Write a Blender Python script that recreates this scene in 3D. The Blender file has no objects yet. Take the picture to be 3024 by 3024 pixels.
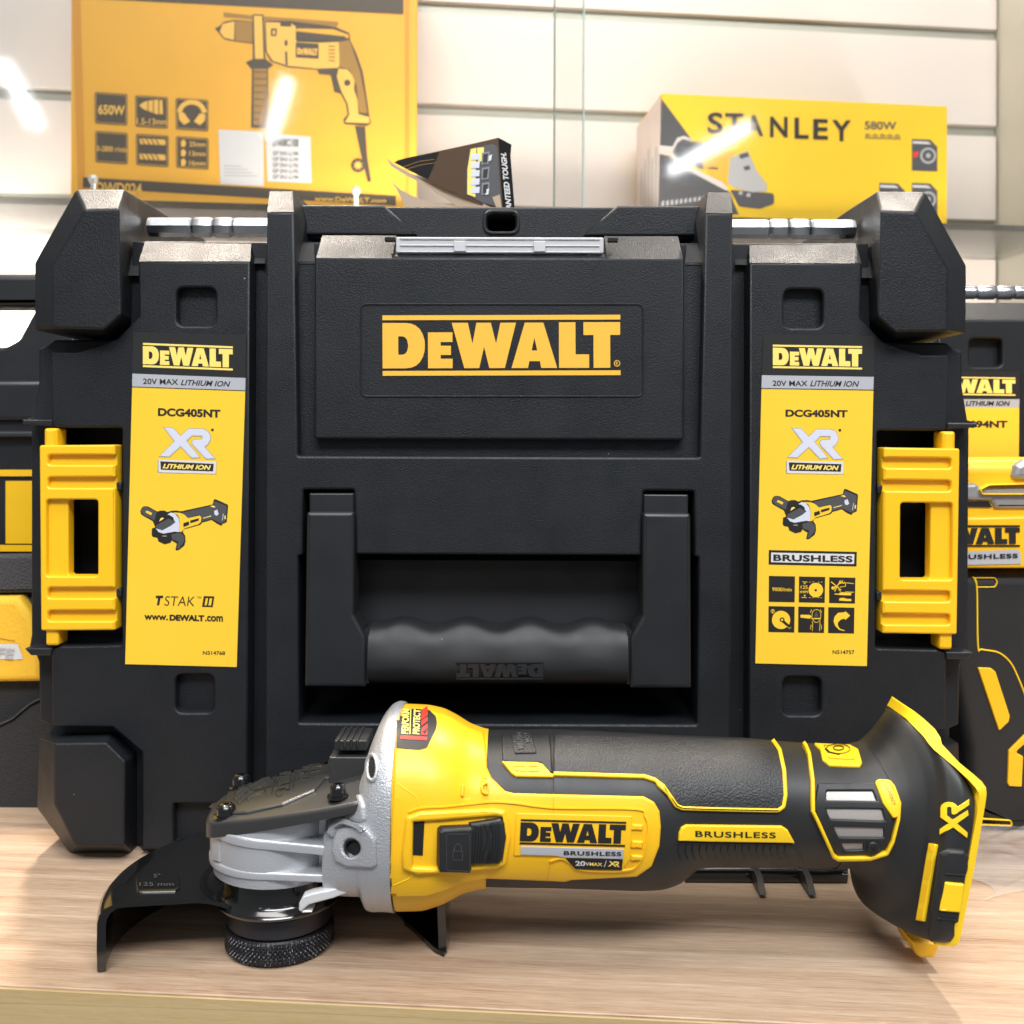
import bpy, bmesh, math, random
from mathutils import Vector, Matrix
from mathutils.geometry import tessellate_polygon
from mathutils.bvhtree import BVHTree
random.seed(4)
S = bpy.context.scene
COL = S.collection
PI = math.pi

# ------------------------------------------------------------------ camera, world, lamps
FPX = 1937.0; W0 = 1932.0; CX = 966.0; CY = 830.0; ROLL = math.radians(0.2); H = 0.200
cam_d = bpy.data.cameras.new('camera'); cam = bpy.data.objects.new('camera', cam_d); COL.objects.link(cam)
cam_d.sensor_width = 36; cam_d.lens = 36 * FPX / W0
cam_d.shift_x = 0; cam_d.shift_y = -(966.0 - CY) / W0
cam_d.clip_start = 0.02; cam_d.clip_end = 60
cam.location = (0, 0, H)
cam.rotation_euler = (Matrix.Rotation(PI/2, 3, 'X') @ Matrix.Rotation(ROLL, 3, 'Z')).to_euler()
cam_d.dof.use_dof = True; cam_d.dof.focus_distance = 0.43; cam_d.dof.aperture_fstop = 17
S.camera = cam
world = bpy.data.worlds.new('World'); S.world = world; world.use_nodes = True
bgn = world.node_tree.nodes['Background']; bgn.inputs[0].default_value = (0.93, 0.95, 1.0, 1); bgn.inputs[1].default_value = 0.24
S.view_settings.view_transform = 'Standard'; S.view_settings.look = 'None'
S.view_settings.exposure = 0.0; S.view_settings.gamma = 1.0; S.view_settings.use_curve_mapping = False
S.cycles.use_denoising = True
S.cycles.max_bounces = 10; S.cycles.transparent_max_bounces = 24; S.cycles.sample_clamp_indirect = 8

def area(name, loc, target, sx, sy, power, color):
    l = bpy.data.lights.new(name, 'AREA'); l.shape = 'RECTANGLE'; l.size = sx; l.size_y = sy; l.energy = power; l.color = color
    o = bpy.data.objects.new(name, l); COL.objects.link(o); o.location = loc
    o.rotation_euler = (Vector(target) - Vector(loc)).to_track_quat('-Z', 'Y').to_euler()
    return o
# ceiling panel of the shop in front, cabinet lamp above and behind the case, lamp washing the slat wall
area('ceiling_panel_light', (-0.25, -0.15, 2.1), (0, 0.5, 0.15), 1.3, 0.5, 24, (1.0, 0.97, 0.93))
area('room_front_light', (0.3, -1.5, 2.3), (0, 0.5, 0.10), 2.4, 0.7, 112, (0.95, 0.97, 1.0))
area('overhead_case_light', (0.05, 0.58, 1.6), (0.0, 0.5, 0.2), 0.9, 0.25, 5, (1.0, 0.93, 0.84))
area('wall_fill_left', (-0.54, 0.88, 0.30), (-0.42, 1.1, 0.34), 0.06, 0.06, 1.6, (1.0, 0.92, 0.84))  # added fill outside the view, brightens the left wall below the shelf
area('wall_fill_right', (0.54, 0.88, 0.30), (0.46, 1.1, 0.34), 0.06, 0.06, 0.8, (1.0, 0.92, 0.84))  # matching added fill beyond the right edge, no fitting modelled
area('wall_fill_middle', (-0.02, 0.82, 0.34), (-0.02, 1.2, 0.42), 0.30, 0.02, 1.3, (1.0, 0.90, 0.80))  # added fill hidden behind the case, lifts the lower wall
def spot(name, loc, target, deg, power, color, r=0.02):
    l = bpy.data.lights.new(name, 'SPOT'); l.spot_size = math.radians(deg); l.spot_blend = 0.35; l.energy = power; l.color = color; l.shadow_soft_size = r
    o = bpy.data.objects.new(name, l); COL.objects.link(o); o.location = loc
    o.rotation_euler = (Vector(target) - Vector(loc)).to_track_quat('-Z', 'Y').to_euler()
    return o
spot('cabinet_spot_left', (-0.34, 0.77, 0.93), (-0.14, 0.42, 0.03), 66, 46, (1.0, 0.87, 0.73))
spot('cabinet_spot_right', (0.40, 0.77, 0.98), (0.20, 0.42, 0.03), 60, 29, (1.0, 0.89, 0.77))
area('cabinet_strip_light', (0.22, 0.84, 0.82), (0.22, 1.02, 0.35), 0.8, 0.04, 1.55, (1.0, 0.86, 0.72))

# ------------------------------------------------------------------ helpers
def ctrue(px, py):
    u = (px - CX) / FPX; v = (CY - py) / FPX
    c, s = math.cos(ROLL), math.sin(ROLL)
    return u*c - v*s, u*s + v*c
class Frame:
    def __init__(s, x, y, z=0, yaw=0):
        s.o = Vector((x, y, z)); s.a = math.radians(yaw)
        s.R = Matrix.Rotation(s.a, 3, 'Z'); s.Ri = s.R.transposed()
        s.cam = s.Ri @ (Vector((0, 0, H)) - s.o)
    def ray(s, px, py):
        u, v = ctrue(px, py); return s.Ri @ Vector((u, 1, v))
    def pt(s, px, py, d=0.0):
        r = s.ray(px, py); t = (d - s.cam.y) / r.y
        p = s.cam + r*t; return p
class PM:                                   # pixel outline -> plane at local depth d, straight walls
    def __init__(s, F, d=0.0): s.F = F; s.d = d; s.u = (s.d - F.cam.y)/FPX
    def __call__(s, x, y, h=0.0):
        p = s.F.pt(x, y, s.d); return Vector((p.x, s.d - h, p.z))
class LM:                                   # local millimetres (x, -z) at depth d
    def __init__(s, d=0.0): s.d = d; s.u = 0.001
    def __call__(s, x, y, h=0.0): return Vector((x*0.001, s.d - h, -y*0.001))
class SM:                                   # pixel outline -> laid on a built surface
    def __init__(s, F, mb, fallback=0.0):
        s.F = F; s.b = BVHTree.FromPolygons(mb.v, mb.f); s.u = (fallback - F.cam.y)/FPX; s.fb = fallback
    def __call__(s, x, y, h=0.0):
        r = s.F.ray(x, y).normalized()
        loc, n, i, d = s.b.ray_cast(s.F.cam, r)
        if loc is None:
            p = s.F.pt(x, y, s.fb); loc, n, i, d = s.b.find_nearest(p)
        if n.dot(r) > 0: n = -n
        return loc + n*h
class MB:
    def __init__(s): s.v = []; s.f = []; s.m = []; s.mats = []
    def mi(s, mat):
        if mat not in s.mats: s.mats.append(mat)
        return s.mats.index(mat)
    def add(s, vs, fs, mat):
        b = len(s.v); s.v += [Vector(v) for v in vs]; k = s.mi(mat)
        for f in fs: s.f.append([b+i for i in f]); s.m.append(k)
    def build(s, name, parent=None, F=None, angle=35, bev=0, seg=2, label=None):
        me = bpy.data.meshes.new(name)
        me.from_pydata([tuple(v) for v in s.v], [], s.f)
        for m in s.mats: me.materials.append(m)
        me.polygons.foreach_set('material_index', s.m)
        me.update(); me.validate()
        me.polygons.foreach_set('use_smooth', [True]*len(me.polygons))
        me.set_sharp_from_angle(angle=math.radians(angle))
        o = bpy.data.objects.new(name, me); COL.objects.link(o)
        if parent: o.parent = parent
        elif F: o.location = F.o; o.rotation_euler = (0, 0, F.a)
        if bev:
            w = o.modifiers.new('weld', 'WELD'); w.merge_threshold = 0.00002
            b = o.modifiers.new('bevel', 'BEVEL'); b.width = bev; b.segments = seg; b.limit_method = 'ANGLE'; b.angle_limit = math.radians(28)
            b.harden_normals = True
        if label: o['label'] = label
        return o
def thing(name, label, cat, F=None, group=None, kind=None):
    o = bpy.data.objects.new(name, None); COL.objects.link(o); o.empty_display_size = 0.02
    if F: o.location = F.o; o.rotation_euler = (0, 0, F.a)
    return tag(o, label, cat, group, kind)
def tag(o, label=None, cat=None, group=None, kind=None):
    if label: o['label'] = label
    if cat: o['category'] = cat
    if group: o['group'] = group
    if kind: o['kind'] = kind
    return o
def crop(x0, y0, k):
    k2 = k*W0/3024.0; ax, ay = x0*W0/3024.0, y0*W0/3024.0
    def f(*pts):
        out = [(ax + p[0]*k2, ay + p[1]*k2) + ((p[2]*k2,) if len(p) > 2 else ()) for p in pts]
        return out
    f.k = k2
    return f
A_ = crop(0, 0, 1512/1932); B_ = crop(1512, 0, 1512/1932); C_ = crop(0, 900, 1000/1756); E_ = crop(700, 900, 1600/1932)
R_ = crop(2100, 900, 924/1488); G1 = crop(200, 2000, 1000/1887); G2 = crop(1000, 2000, 1000/1932); G3 = crop(1900, 2000, 1124/1932)
L0 = crop(0, 2000, 700/1321); S1 = crop(2500, 700, 524/779); LG = crop(1100, 910, 760/1932); LB = crop(0, 750, 120/132)
RT = crop(2800, 1300, 224/333); TP = crop(1100, 360, 800/1932); DB = crop(240, 0, 1020/1932); SB = crop(1850, 240, 1000/1932)
GP = crop(400, 1450, 300/1932); IC = crop(2230, 1600, 330/1932); GL = crop(1480, 2380, 420/1932); BF = crop(2350, 2050, 650/1477)
HD = crop(600, 2150, 600/1546); XRc = crop(450, 1200, 200/1756); PP = crop(1100, 2050, 550/1932)

def rnd(pts, seg=5, default=0):
    out = []; n = len(pts)
    for i in range(n):
        p = pts[i]; r = p[2] if len(p) > 2 else default
        P = Vector(p[:2]); 
        if r <= 0: out.append((P.x, P.y)); continue
        a = Vector(pts[i-1][:2]) - P; b = Vector(pts[(i+1) % n][:2]) - P
        la, lb = a.length, b.length
        if la < 1e-6 or lb < 1e-6: out.append((P.x, P.y)); continue
        a /= la; b /= lb
        ang = math.acos(max(-1, min(1, a.dot(b))))
        if ang > PI - 0.05: out.append((P.x, P.y)); continue
        t = min(r/math.tan(ang/2), la*0.49, lb*0.49); 
        p0 = P + a*t; p1 = P + b*t
        for k in range(seg+1):
            s = k/seg
            # quadratic through corner, close to an arc
            q = p0*(1-s)**2 + P*2*s*(1-s) + p1*s*s
            w = 0.0
            out.append((q.x, q.y))
    return out
def dedupe(l):
    o = []
    for p in l:
        if not o or abs(p[0]-o[-1][0]) + abs(p[1]-o[-1][1]) > 1e-5: o.append((p[0], p[1]))
    if len(o) > 1 and abs(o[0][0]-o[-1][0]) + abs(o[0][1]-o[-1][1]) < 1e-5: o.pop()
    return o
def sarea(l): return 0.5*sum(l[i-1][0]*(-l[i][1]) - l[i][0]*(-l[i-1][1]) for i in range(len(l)))
def orient(loops):
    out = []
    for i, l in enumerate(loops):
        l = dedupe(l); a = sarea(l)
        if (a < 0) == (i == 0): l = l[::-1]
        out.append(l)
    return out
def offset(l, o):            # towards material (left of travel in x,-y space)
    if o == 0: return l
    n = len(l); out = []
    for i in range(n):
        p0, p, p1 = l[i-1], l[i], l[(i+1) % n]
        d0 = Vector((p[0]-p0[0], -(p[1]-p0[1]))).normalized(); d1 = Vector((p1[0]-p[0], -(p1[1]-p[1]))).normalized()
        n0 = Vector((-d0.y, d0.x)); n1 = Vector((-d1.y, d1.x)); m = n0 + n1
        if m.length < 1e-6: m = n0
        m.normalize(); c = max(0.45, m.dot(n0)); m = m*(o/c)
        out.append((p[0]+m.x, p[1]-m.y))
    return out
def subdiv(l, step):
    out = []
    for i in range(len(l)):
        a, b = l[i], l[(i+1) % len(l)]; d = math.hypot(b[0]-a[0], b[1]-a[1]); k = max(1, int(d/step))
        for j in range(k): out.append((a[0]+(b[0]-a[0])*j/k, a[1]+(b[1]-a[1])*j/k))
    return out
def cap2d(loops, grid=None):
    pts = [p for l in loops for p in l]
    tr = tessellate_polygon([[Vector((p[0], -p[1], 0)) for p in l] for l in loops])
    fs = []
    for t in tr:
        a, b, c = [pts[i] for i in t]
        ar = (b[0]-a[0])*(-(c[1]-a[1])) - (c[0]-a[0])*(-(b[1]-a[1]))
        if abs(ar) < 1e-9: continue
        fs.append(tuple(t) if ar > 0 else tuple(t)[::-1])
    if grid:
        bm = bmesh.new(); vs = [bm.verts.new((p[0], p[1], 0)) for p in pts]
        for f in fs:
            try: bm.faces.new([vs[i] for i in f])
            except ValueError: pass
        x0 = min(p[0] for p in pts); x1 = max(p[0] for p in pts); y0 = min(p[1] for p in pts); y1 = max(p[1] for p in pts)
        x = x0 + grid
        while x < x1:
            bmesh.ops.bisect_plane(bm, geom=bm.verts[:]+bm.edges[:]+bm.faces[:], plane_co=(x, 0, 0), plane_no=(1, 0, 0)); x += grid
        y = y0 + grid
        while y < y1:
            bmesh.ops.bisect_plane(bm, geom=bm.verts[:]+bm.edges[:]+bm.faces[:], plane_co=(0, y, 0), plane_no=(0, 1, 0)); y += grid
        bm.verts.index_update()
        pts = [(v.co.x, v.co.y) for v in bm.verts]; fs = [[v.index for v in f.verts] for f in bm.faces]; bm.free()
    return pts, fs
def flat(mb, mp, loops, h, mat, grid=None, seg=5):
    loops = orient([rnd(l, seg) for l in loops])
    pts, fs = cap2d(loops, grid)
    mb.add([mp(p[0], p[1], h) for p in pts], fs, mat)
def raised(mb, mp, loops, h, mat, bev=0.0006, h0=-0.0006, grid=None, nb=3, seg=6, side=None):
    loops = orient([rnd(l, seg) for l in loops])
    if grid: loops = [subdiv(l, grid) for l in loops]
    b = bev/mp.u; inner = []
    for l in loops:
        rings = [(l, h0)]
        if bev > 0:
            for k in range(nb+1):
                th = k/nb*PI/2; rings.append((offset(l, b*(1-math.cos(th))), h - bev*(1-math.sin(th))))
        else: rings.append((l, h))
        n = len(l); vs = []; fs = []
        for (ll, hh) in rings: vs += [mp(p[0], p[1], hh) for p in ll]
        for k in range(len(rings)-1):
            for i in range(n):
                j = (i+1) % n; fs.append((k*n+i, k*n+j, (k+1)*n+j, (k+1)*n+i))
        mb.add(vs, fs, side or mat); inner.append(rings[-1][0])
    pts, fs = cap2d(inner, grid)
    mb.add([mp(p[0], p[1], h) for p in pts], fs, mat)
def stroke(path, w, closed=False):
    """outline(s) of a thick line; returns loops"""
    n = len(path); L = []; Rr = []
    for i in range(n):
        p = Vector(path[i][:2])
        if closed: a = Vector(path[i-1][:2]); b = Vector(path[(i+1) % n][:2])
        else: a = Vector(path[max(0, i-1)][:2]); b = Vector(path[min(n-1, i+1)][:2])
        d0 = (p-a) if (p-a).length > 1e-6 else (b-p); d1 = (b-p) if (b-p).length > 1e-6 else (p-a)
        d0.normalize(); d1.normalize(); n0 = Vector((-d0.y, d0.x)); n1 = Vector((-d1.y, d1.x)); m = n0+n1
        if m.length < 1e-6: m = n0.copy()
        m.normalize(); c = max(0.5, m.dot(n0)); m = m*(w/2/c)
        L.append((p.x+m.x, p.y+m.y)); Rr.append((p.x-m.x, p.y-m.y))
    if closed: 
        return [L, Rr] if abs(sarea(L)) > abs(sarea(Rr)) else [Rr, L]
    return [L + Rr[::-1]]
def smooth_path(pts, k=6):
    pts = [Vector(p[:2]) for p in pts]; out = []; n = len(pts)
    for i in range(n-1):
        p0 = pts[max(0, i-1)]; p1 = pts[i]; p2 = pts[i+1]; p3 = pts[min(n-1, i+2)]
        for j in range(k):
            t = j/k
            q = 0.5*((2*p1) + (p2-p0)*t + (2*p0-5*p1+4*p2-p3)*t*t + (3*p1-p0-3*p2+p3)*t**3)
            out.append((q.x, q.y))
    out.append(tuple(pts[-1])); return out
def rpath(pts, seg=5):      # open path with corner radii
    r = rnd([tuple(pts[0][:2])] + list(pts[1:-1]) + [tuple(pts[-1][:2])], seg); return dedupe(r)
def circ(cx, cy, r, n=24, ry=None, a0=0): return [(cx + r*math.cos(2*PI*i/n+a0), cy + (ry or r)*math.sin(2*PI*i/n+a0)) for i in range(n)]
def rect(x0, y0, x1, y1, r=0): return [(x0, y0, r), (x1, y0, r), (x1, y1, r), (x0, y1, r)]
def skin(mb, rings, mat, closed=True, cap0=False, cap1=False):
    n = len(rings[0]); vs = [p for r in rings for p in r]; fs = []
    for k in range(len(rings)-1):
        for i in range(n if closed else n-1):
            j = (i+1) % n; fs.append((k*n+i, k*n+j, (k+1)*n+j, (k+1)*n+i))
    if cap0: fs.append(tuple(range(n))[::-1])
    if cap1: fs.append(tuple((len(rings)-1)*n+i for i in range(n)))
    mb.add(vs, fs, mat)
def revolve(mb, c, prof, mat, n=64, a0=0, a1=360, cap=False):
    full = abs(a1-a0) >= 359.9; m = n if full else n+1
    rings = []
    for i in range(m):
        a = math.radians(a0 + (a1-a0)*i/n); rings.append([Vector((c[0]+r*math.cos(a), c[1]+r*math.sin(a), z)) for r, z in prof])
    if full: rings.append(rings[0])
    skin(mb, rings, mat, closed=False)
def box(mb, p0, p1, mat):
    x0, y0, z0 = p0; x1, y1, z1 = p1
    mb.add([(x0,y0,z0),(x1,y0,z0),(x1,y1,z0),(x0,y1,z0),(x0,y0,z1),(x1,y0,z1),(x1,y1,z1),(x0,y1,z1)],
           [(0,3,2,1),(4,5,6,7),(0,1,5,4),(1,2,6,5),(2,3,7,6),(3,0,4,7)], mat)
def tube(mb, path, r, mat, n=16, cap=True):
    path = [Vector(p) for p in path]; rings = []
    for i, p in enumerate(path):
        d = (path[min(i+1, len(path)-1)] - path[max(0, i-1)]).normalized()
        up = Vector((0, 0, 1)) if abs(d.z) < 0.9 else Vector((1, 0, 0)); a = d.cross(up).normalized(); b = a.cross(d)
        rr = r[i] if isinstance(r, (list, tuple)) else r
        rings.append([p + (a*math.cos(2*PI*k/n) + b*math.sin(2*PI*k/n))*rr for k in range(n)])
    skin(mb, rings, mat, True, cap, cap)
def plan(mb, loop, zb, zt, mat, bev=0.0008, nb=3):
    """outline in plan (x, y) between zb(x,y) and zt(x,y), rounded top edge"""
    l = [(p[0], -p[1]) for p in loop]; l = orient([l])[0]
    rings = [[Vector((p[0], -p[1], zb(p[0], -p[1]))) for p in l]]
    for k in range(nb+1):
        th = k/nb*PI/2; ll = offset(l, bev*(1-math.cos(th)))
        rings.append([Vector((p[0], -p[1], zt(p[0], -p[1]) - bev*(1-math.sin(th)))) for p in ll])
    skin(mb, rings, mat, True, True, False)
    pts, fs = cap2d([ll]); mb.add([(p[0], -p[1], zt(p[0], -p[1])) for p in pts], fs, mat)
_tc = {}
def text2d(s, shear=0.0, bold=0.0, space=1.0, ext=0.0):
    key = (s, shear, bold, space, ext)
    if key in _tc: return _tc[key]
    cu = bpy.data.curves.new('tmp_text', 'FONT'); cu.body = s; cu.shear = shear; cu.offset = bold; cu.space_character = space
    cu.resolution_u = 4; cu.extrude = ext; cu.size = 1.0
    o = bpy.data.objects.new('tmp_text', cu); COL.objects.link(o)
    me = bpy.data.meshes.new_from_object(o.evaluated_get(bpy.context.evaluated_depsgraph_get()))
    vs = [v.co.copy() for v in me.vertices]; fs = [tuple(p.vertices) for p in me.polygons]
    bpy.data.objects.remove(o); bpy.data.curves.remove(cu); bpy.data.meshes.remove(me)
    x0 = min(v.x for v in vs); x1 = max(v.x for v in vs); y0 = min(v.y for v in vs); y1 = max(v.y for v in vs)
    _tc[key] = ([((v.x-x0)/(x1-x0), (v.y-y0)/(y1-y0), v.z) for v in vs], fs); return _tc[key]
def text(mb, mp, s, bl, br, tl, h, mat, shear=0.0, bold=0.02, space=1.0, thick=0.0):
    """bbox of the text fitted on the parallelogram bottom-left, bottom-right, top-left (pixels)"""
    vs, fs = text2d(s, shear, bold, space, 0.1 if thick else 0.0)
    out = []
    for u, v, w in vs:
        x = bl[0] + (br[0]-bl[0])*u + (tl[0]-bl[0])*v; y = bl[1] + (br[1]-bl[1])*u + (tl[1]-bl[1])*v
        out.append(mp(x, y, h + (thick*w/0.2 if thick else 0)))
    mb.add(out, fs, mat)
# ---- the two emblems as outlines in unit boxes
def nrm(l, x0, y0, x1, y1): return [((p[0]-x0)/(x1-x0), (p[1]-y0)/(y1-y0)) for p in l]
_b = (75, 55, 1860, 506)
LOGO = [[nrm(l, *_b) for l in g] for g in [
    [[(75,55),(1860,55),(1860,91),(75,91)]], [[(75,470),(1860,470),(1860,506),(75,506)]],
    [[(75,112),(250,112),(290,117),(325,132),(355,158),(378,198),(391,245),(393,280),(391,318),(378,365),(355,405),(325,432),(290,446),(250,451),(75,451)],
     [(193,212),(225,212),(245,219),(260,240),(268,282),(260,322),(245,342),(225,349),(193,349)]],
    [[(416,183),(600,183),(600,255),(511,255),(511,283),(588,283),(588,352),(511,352),(511,380),(600,380),(600,451),(416,451)]],
    [[(595,112),(716,112),(750,268),(780,112),(888,112),(927,268),(960,112),(1077,112),(992,451),(876,451),(837,292),(800,451),(688,451)]],
    [[(1143,112),(1282,112),(1385,451),(1265,451),(1255,400),(1176,400),(1166,451),(1042,451)], [(1214,225),(1236,320),(1194,320)]],
    [[(1399,110),(1523,110),(1523,350),(1625,350),(1625,451),(1399,451)]],
    [[(1583,110),(1858,110),(1858,206),(1783,206),(1783,451),(1658,451),(1658,206),(1583,206)]]]]
REG = [circ(1834, 418, 24, 20), circ(1834, 418, 18, 20)[::-1]]
REG = [nrm(l, *_b) for l in REG]
EXR = nrm([(330,560),(530,570),(740,790),(950,590),(1300,590),(1400,625),(1470,700),(1500,800),(1490,880),(1440,965),(1340,1050),(1600,1340),(1400,1345),(1075,1000),(1048,945),(1060,890),(1110,868),(1290,865),(1325,830),(1325,785),(1295,750),(1030,745),(870,900),(1210,1310),(1040,1330),(740,1020),(430,1300),(220,1290),(600,910)], 220, 560, 1600, 1345)
def emap(l, tl, tr, bl): return [(tl[0]+(tr[0]-tl[0])*u+(bl[0]-tl[0])*v, tl[1]+(tr[1]-tl[1])*u+(bl[1]-tl[1])*v) for u, v in l]
def logo(mb, mp, tl, tr, bl, h, mat, only=None, reg=False, thick=0, grid=None):
    for k, g in enumerate(LOGO):
        if only and k not in only: continue
        L = [emap(l, tl, tr, bl) for l in g]
        if thick: raised(mb, mp, L, h, mat, bev=0, h0=h-thick)
        else: flat(mb, mp, L, h, mat, grid)
    if reg:
        flat(mb, mp, [emap(l, tl, tr, bl) for l in REG], h, mat)
        q = emap(nrm([(1826,429),(1843,429),(1826,407)], *_b), tl, tr, bl); text(mb, mp, 'R', q[0], q[1], q[2], h, mat, bold=0.02)

# ------------------------------------------------------------------ materials
def newmat(name):
    m = bpy.data.materials.new(name); m.use_nodes = True; nt = m.node_tree
    return m, nt, nt.nodes['Principled BSDF']
def N(nt, t, **kw):
    n = nt.nodes.new(t)
    for k, v in kw.items():
        if k in n.inputs: n.inputs[k].default_value = v
        else: setattr(n, k, v)
    return n
def plastic(name, col, rough=0.5, bs=0, bstr=0.3, dist=0.0003, metal=0, spec=0.5, var=0.0, dust=0.0, coat=0, detail=2, rvar=0.0):
    m, nt, p = newmat(name); L = nt.links
    p.inputs['Base Color'].default_value = (*col, 1); p.inputs['Roughness'].default_value = rough; p.inputs['Metallic'].default_value = metal
    p.inputs['Specular IOR Level'].default_value = spec
    if coat: p.inputs['Coat Weight'].default_value = coat; p.inputs['Coat Roughness'].default_value = 0.08
    tc = N(nt, 'ShaderNodeTexCoord'); out = tc.outputs['Object']
    if bs:
        n = N(nt, 'ShaderNodeTexNoise', Scale=bs, Detail=detail, Roughness=0.55); L.new(out, n.inputs['Vector'])
        b = N(nt, 'ShaderNodeBump', Strength=bstr, Distance=dist); L.new(n.outputs['Fac'], b.inputs['Height']); L.new(b.outputs[0], p.inputs['Normal'])
    last = None
    if var:
        n = N(nt, 'ShaderNodeTexNoise', Scale=14.0, Detail=6, Roughness=0.6); L.new(out, n.inputs['Vector'])
        r = N(nt, 'ShaderNodeValToRGB'); r.color_ramp.elements[0].position = 0.3; r.color_ramp.elements[1].position = 0.75
        r.color_ramp.elements[0].color = (*[c*(1-var) for c in col], 1); r.color_ramp.elements[1].color = (*[min(1, c*(1+var)) for c in col], 1)
        L.new(n.outputs['Fac'], r.inputs[0]); last = r.outputs[0]; L.new(last, p.inputs['Base Color'])
    if dust:
        v = N(nt, 'ShaderNodeTexVoronoi', Scale=90.0); L.new(out, v.inputs['Vector'])
        r2 = N(nt, 'ShaderNodeValToRGB'); r2.color_ramp.elements[0].position = 0.018; r2.color_ramp.elements[0].color = (1,1,1,1); r2.color_ramp.elements[1].position = 0.035; r2.color_ramp.elements[1].color = (0,0,0,1)
        L.new(v.outputs['Distance'], r2.inputs[0])
        n3 = N(nt, 'ShaderNodeTexNoise', Scale=30.0, Detail=3); L.new(out, n3.inputs['Vector'])
        mm = N(nt, 'ShaderNodeMath', operation='MULTIPLY'); L.new(r2.outputs[0], mm.inputs[0])
        r3 = N(nt, 'ShaderNodeValToRGB'); r3.color_ramp.elements[0].position = 0.55; r3.color_ramp.elements[1].position = 0.6; L.new(n3.outputs['Fac'], r3.inputs[0]); L.new(r3.outputs[0], mm.inputs[1])
        m2 = N(nt, 'ShaderNodeMath', operation='MULTIPLY'); m2.inputs[1].default_value = dust; L.new(mm.outputs[0], m2.inputs[0])
        mx = N(nt, 'ShaderNodeMix', data_type='RGBA'); mx.inputs[7].default_value = (0.45, 0.45, 0.43, 1); mx.inputs[6].default_value = (*col, 1)
        if last: L.new(last, mx.inputs[6])
        L.new(m2.outputs[0], mx.inputs[0]); L.new(mx.outputs[2], p.inputs['Base Color'])
    if rvar:
        n = N(nt, 'ShaderNodeTexNoise', Scale=60.0, Detail=5); L.new(out, n.inputs['Vector'])
        mr = N(nt, 'ShaderNodeMapRange'); mr.inputs[1].default_value = 0.3; mr.inputs[2].default_value = 0.7; mr.inputs[3].default_value = rough-rvar; mr.inputs[4].default_value = rough+rvar
        L.new(n.outputs['Fac'], mr.inputs[0]); L.new(mr.outputs[0], p.inputs['Roughness'])
    return m
M = {}
M['case'] = plastic('case_plastic', (0.0098, 0.0116, 0.0142), 0.46, 1500, 0.6, 0.0004, dust=0.9, var=0.25, rvar=0.08, spec=0.34)
M['grip'] = plastic('grip_plastic', (0.009, 0.010, 0.012), 0.56, 2500, 0.1, 0.0001, dust=0.4, rvar=0.06)
M['case_smooth'] = plastic('case_smooth_plastic', (0.012, 0.0132, 0.0155), 0.42, 2500, 0.12, 0.0001, dust=0.4, rvar=0.06)
M['case_dark'] = plastic('shaded_case_plastic', (0.004, 0.0045, 0.0055), 0.6, 900, 0.3, 0.0003)  # case plastic darkened in colour to deepen the shade in recesses
M['yel'] = plastic('yellow_plastic', (0.90, 0.52, 0.012), 0.36, 900, 0.06, 0.0001, var=0.03, rvar=0.05)
M['yelg'] = plastic('grinder_yellow_plastic', (0.90, 0.50, 0.010), 0.40, 1800, 0.10, 0.0001, rvar=0.05)
M['yelr'] = plastic('yellow_rubber', (0.92, 0.60, 0.012), 0.45, 0)
M['print'] = plastic('printed_logo_yellow', (0.86, 0.47, 0.05), 0.42, 1100, 0.15, 0.0001)
M['stk'] = plastic('sticker_yellow', (0.90, 0.57, 0.035), 0.38, 25, 0.12, 0.0010, rvar=0.06)
M['stkb'] = plastic('sticker_black', (0.022, 0.022, 0.022), 0.30, 60, 0.05, 0.0004)
M['ink'] = plastic('black_ink', (0.013, 0.011, 0.010), 0.5)
M['stkg'] = plastic('sticker_grey', (0.42, 0.43, 0.46), 0.4)
M['slv'] = plastic('printed_silver', (0.62, 0.64, 0.74), 0.4)
M['slvd'] = plastic('printed_silver_edge', (0.22, 0.22, 0.24), 0.4)
M['wht'] = plastic('printed_white', (0.66, 0.66, 0.66), 0.5)
M['lyel'] = plastic('printed_pale_yellow', (0.92, 0.70, 0.16), 0.5)
M['rub'] = plastic('black_rubber', (0.015, 0.0155, 0.016), 0.5, 1500, 0.2, 0.0002, rvar=0.05)
M['rubt'] = plastic('textured_rubber', (0.017, 0.018, 0.019), 0.46, 1400, 0.75, 0.0005, rvar=0.05)
M['gloss'] = plastic('gloss_black_paint', (0.006, 0.006, 0.006), 0.16, 130, 0.05, 0.0006, coat=0.6)
M['satin'] = plastic('satin_black_paint', (0.032, 0.032, 0.031), 0.36, 250, 0.08, 0.0004)
M['alu'] = plastic('cast_aluminium', (0.50, 0.51, 0.53), 0.42, 1500, 0.75, 0.0004, metal=0.55, spec=0.5)
M['aluS'] = plastic('cast_aluminium_smooth', (0.54, 0.55, 0.57), 0.42, 1500, 0.45, 0.0003, metal=0.55)
M['chrome'] = plastic('chromed_steel', (0.85, 0.85, 0.85), 0.26, 40, 0.05, 0.0006, metal=0.45)
M['steel'] = plastic('plated_steel', (0.66, 0.68, 0.70), 0.24, 300, 0.08, 0.0003, metal=1)
M['dsteel'] = plastic('dark_steel', (0.045, 0.047, 0.055), 0.38, 300, 0.05, 0.0002, metal=0.7)
M['knurl'] = plastic('knurled_steel', (0.028, 0.028, 0.032), 0.36, metal=0.5)
M['red'] = plastic('printed_red', (0.75, 0.035, 0.02), 0.5)
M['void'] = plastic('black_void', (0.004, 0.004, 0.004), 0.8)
M['boxy'] = plastic('carton_yellow', (0.82, 0.42, 0.030), 0.5, 60, 0.15, 0.0008, var=0.04)
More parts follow.
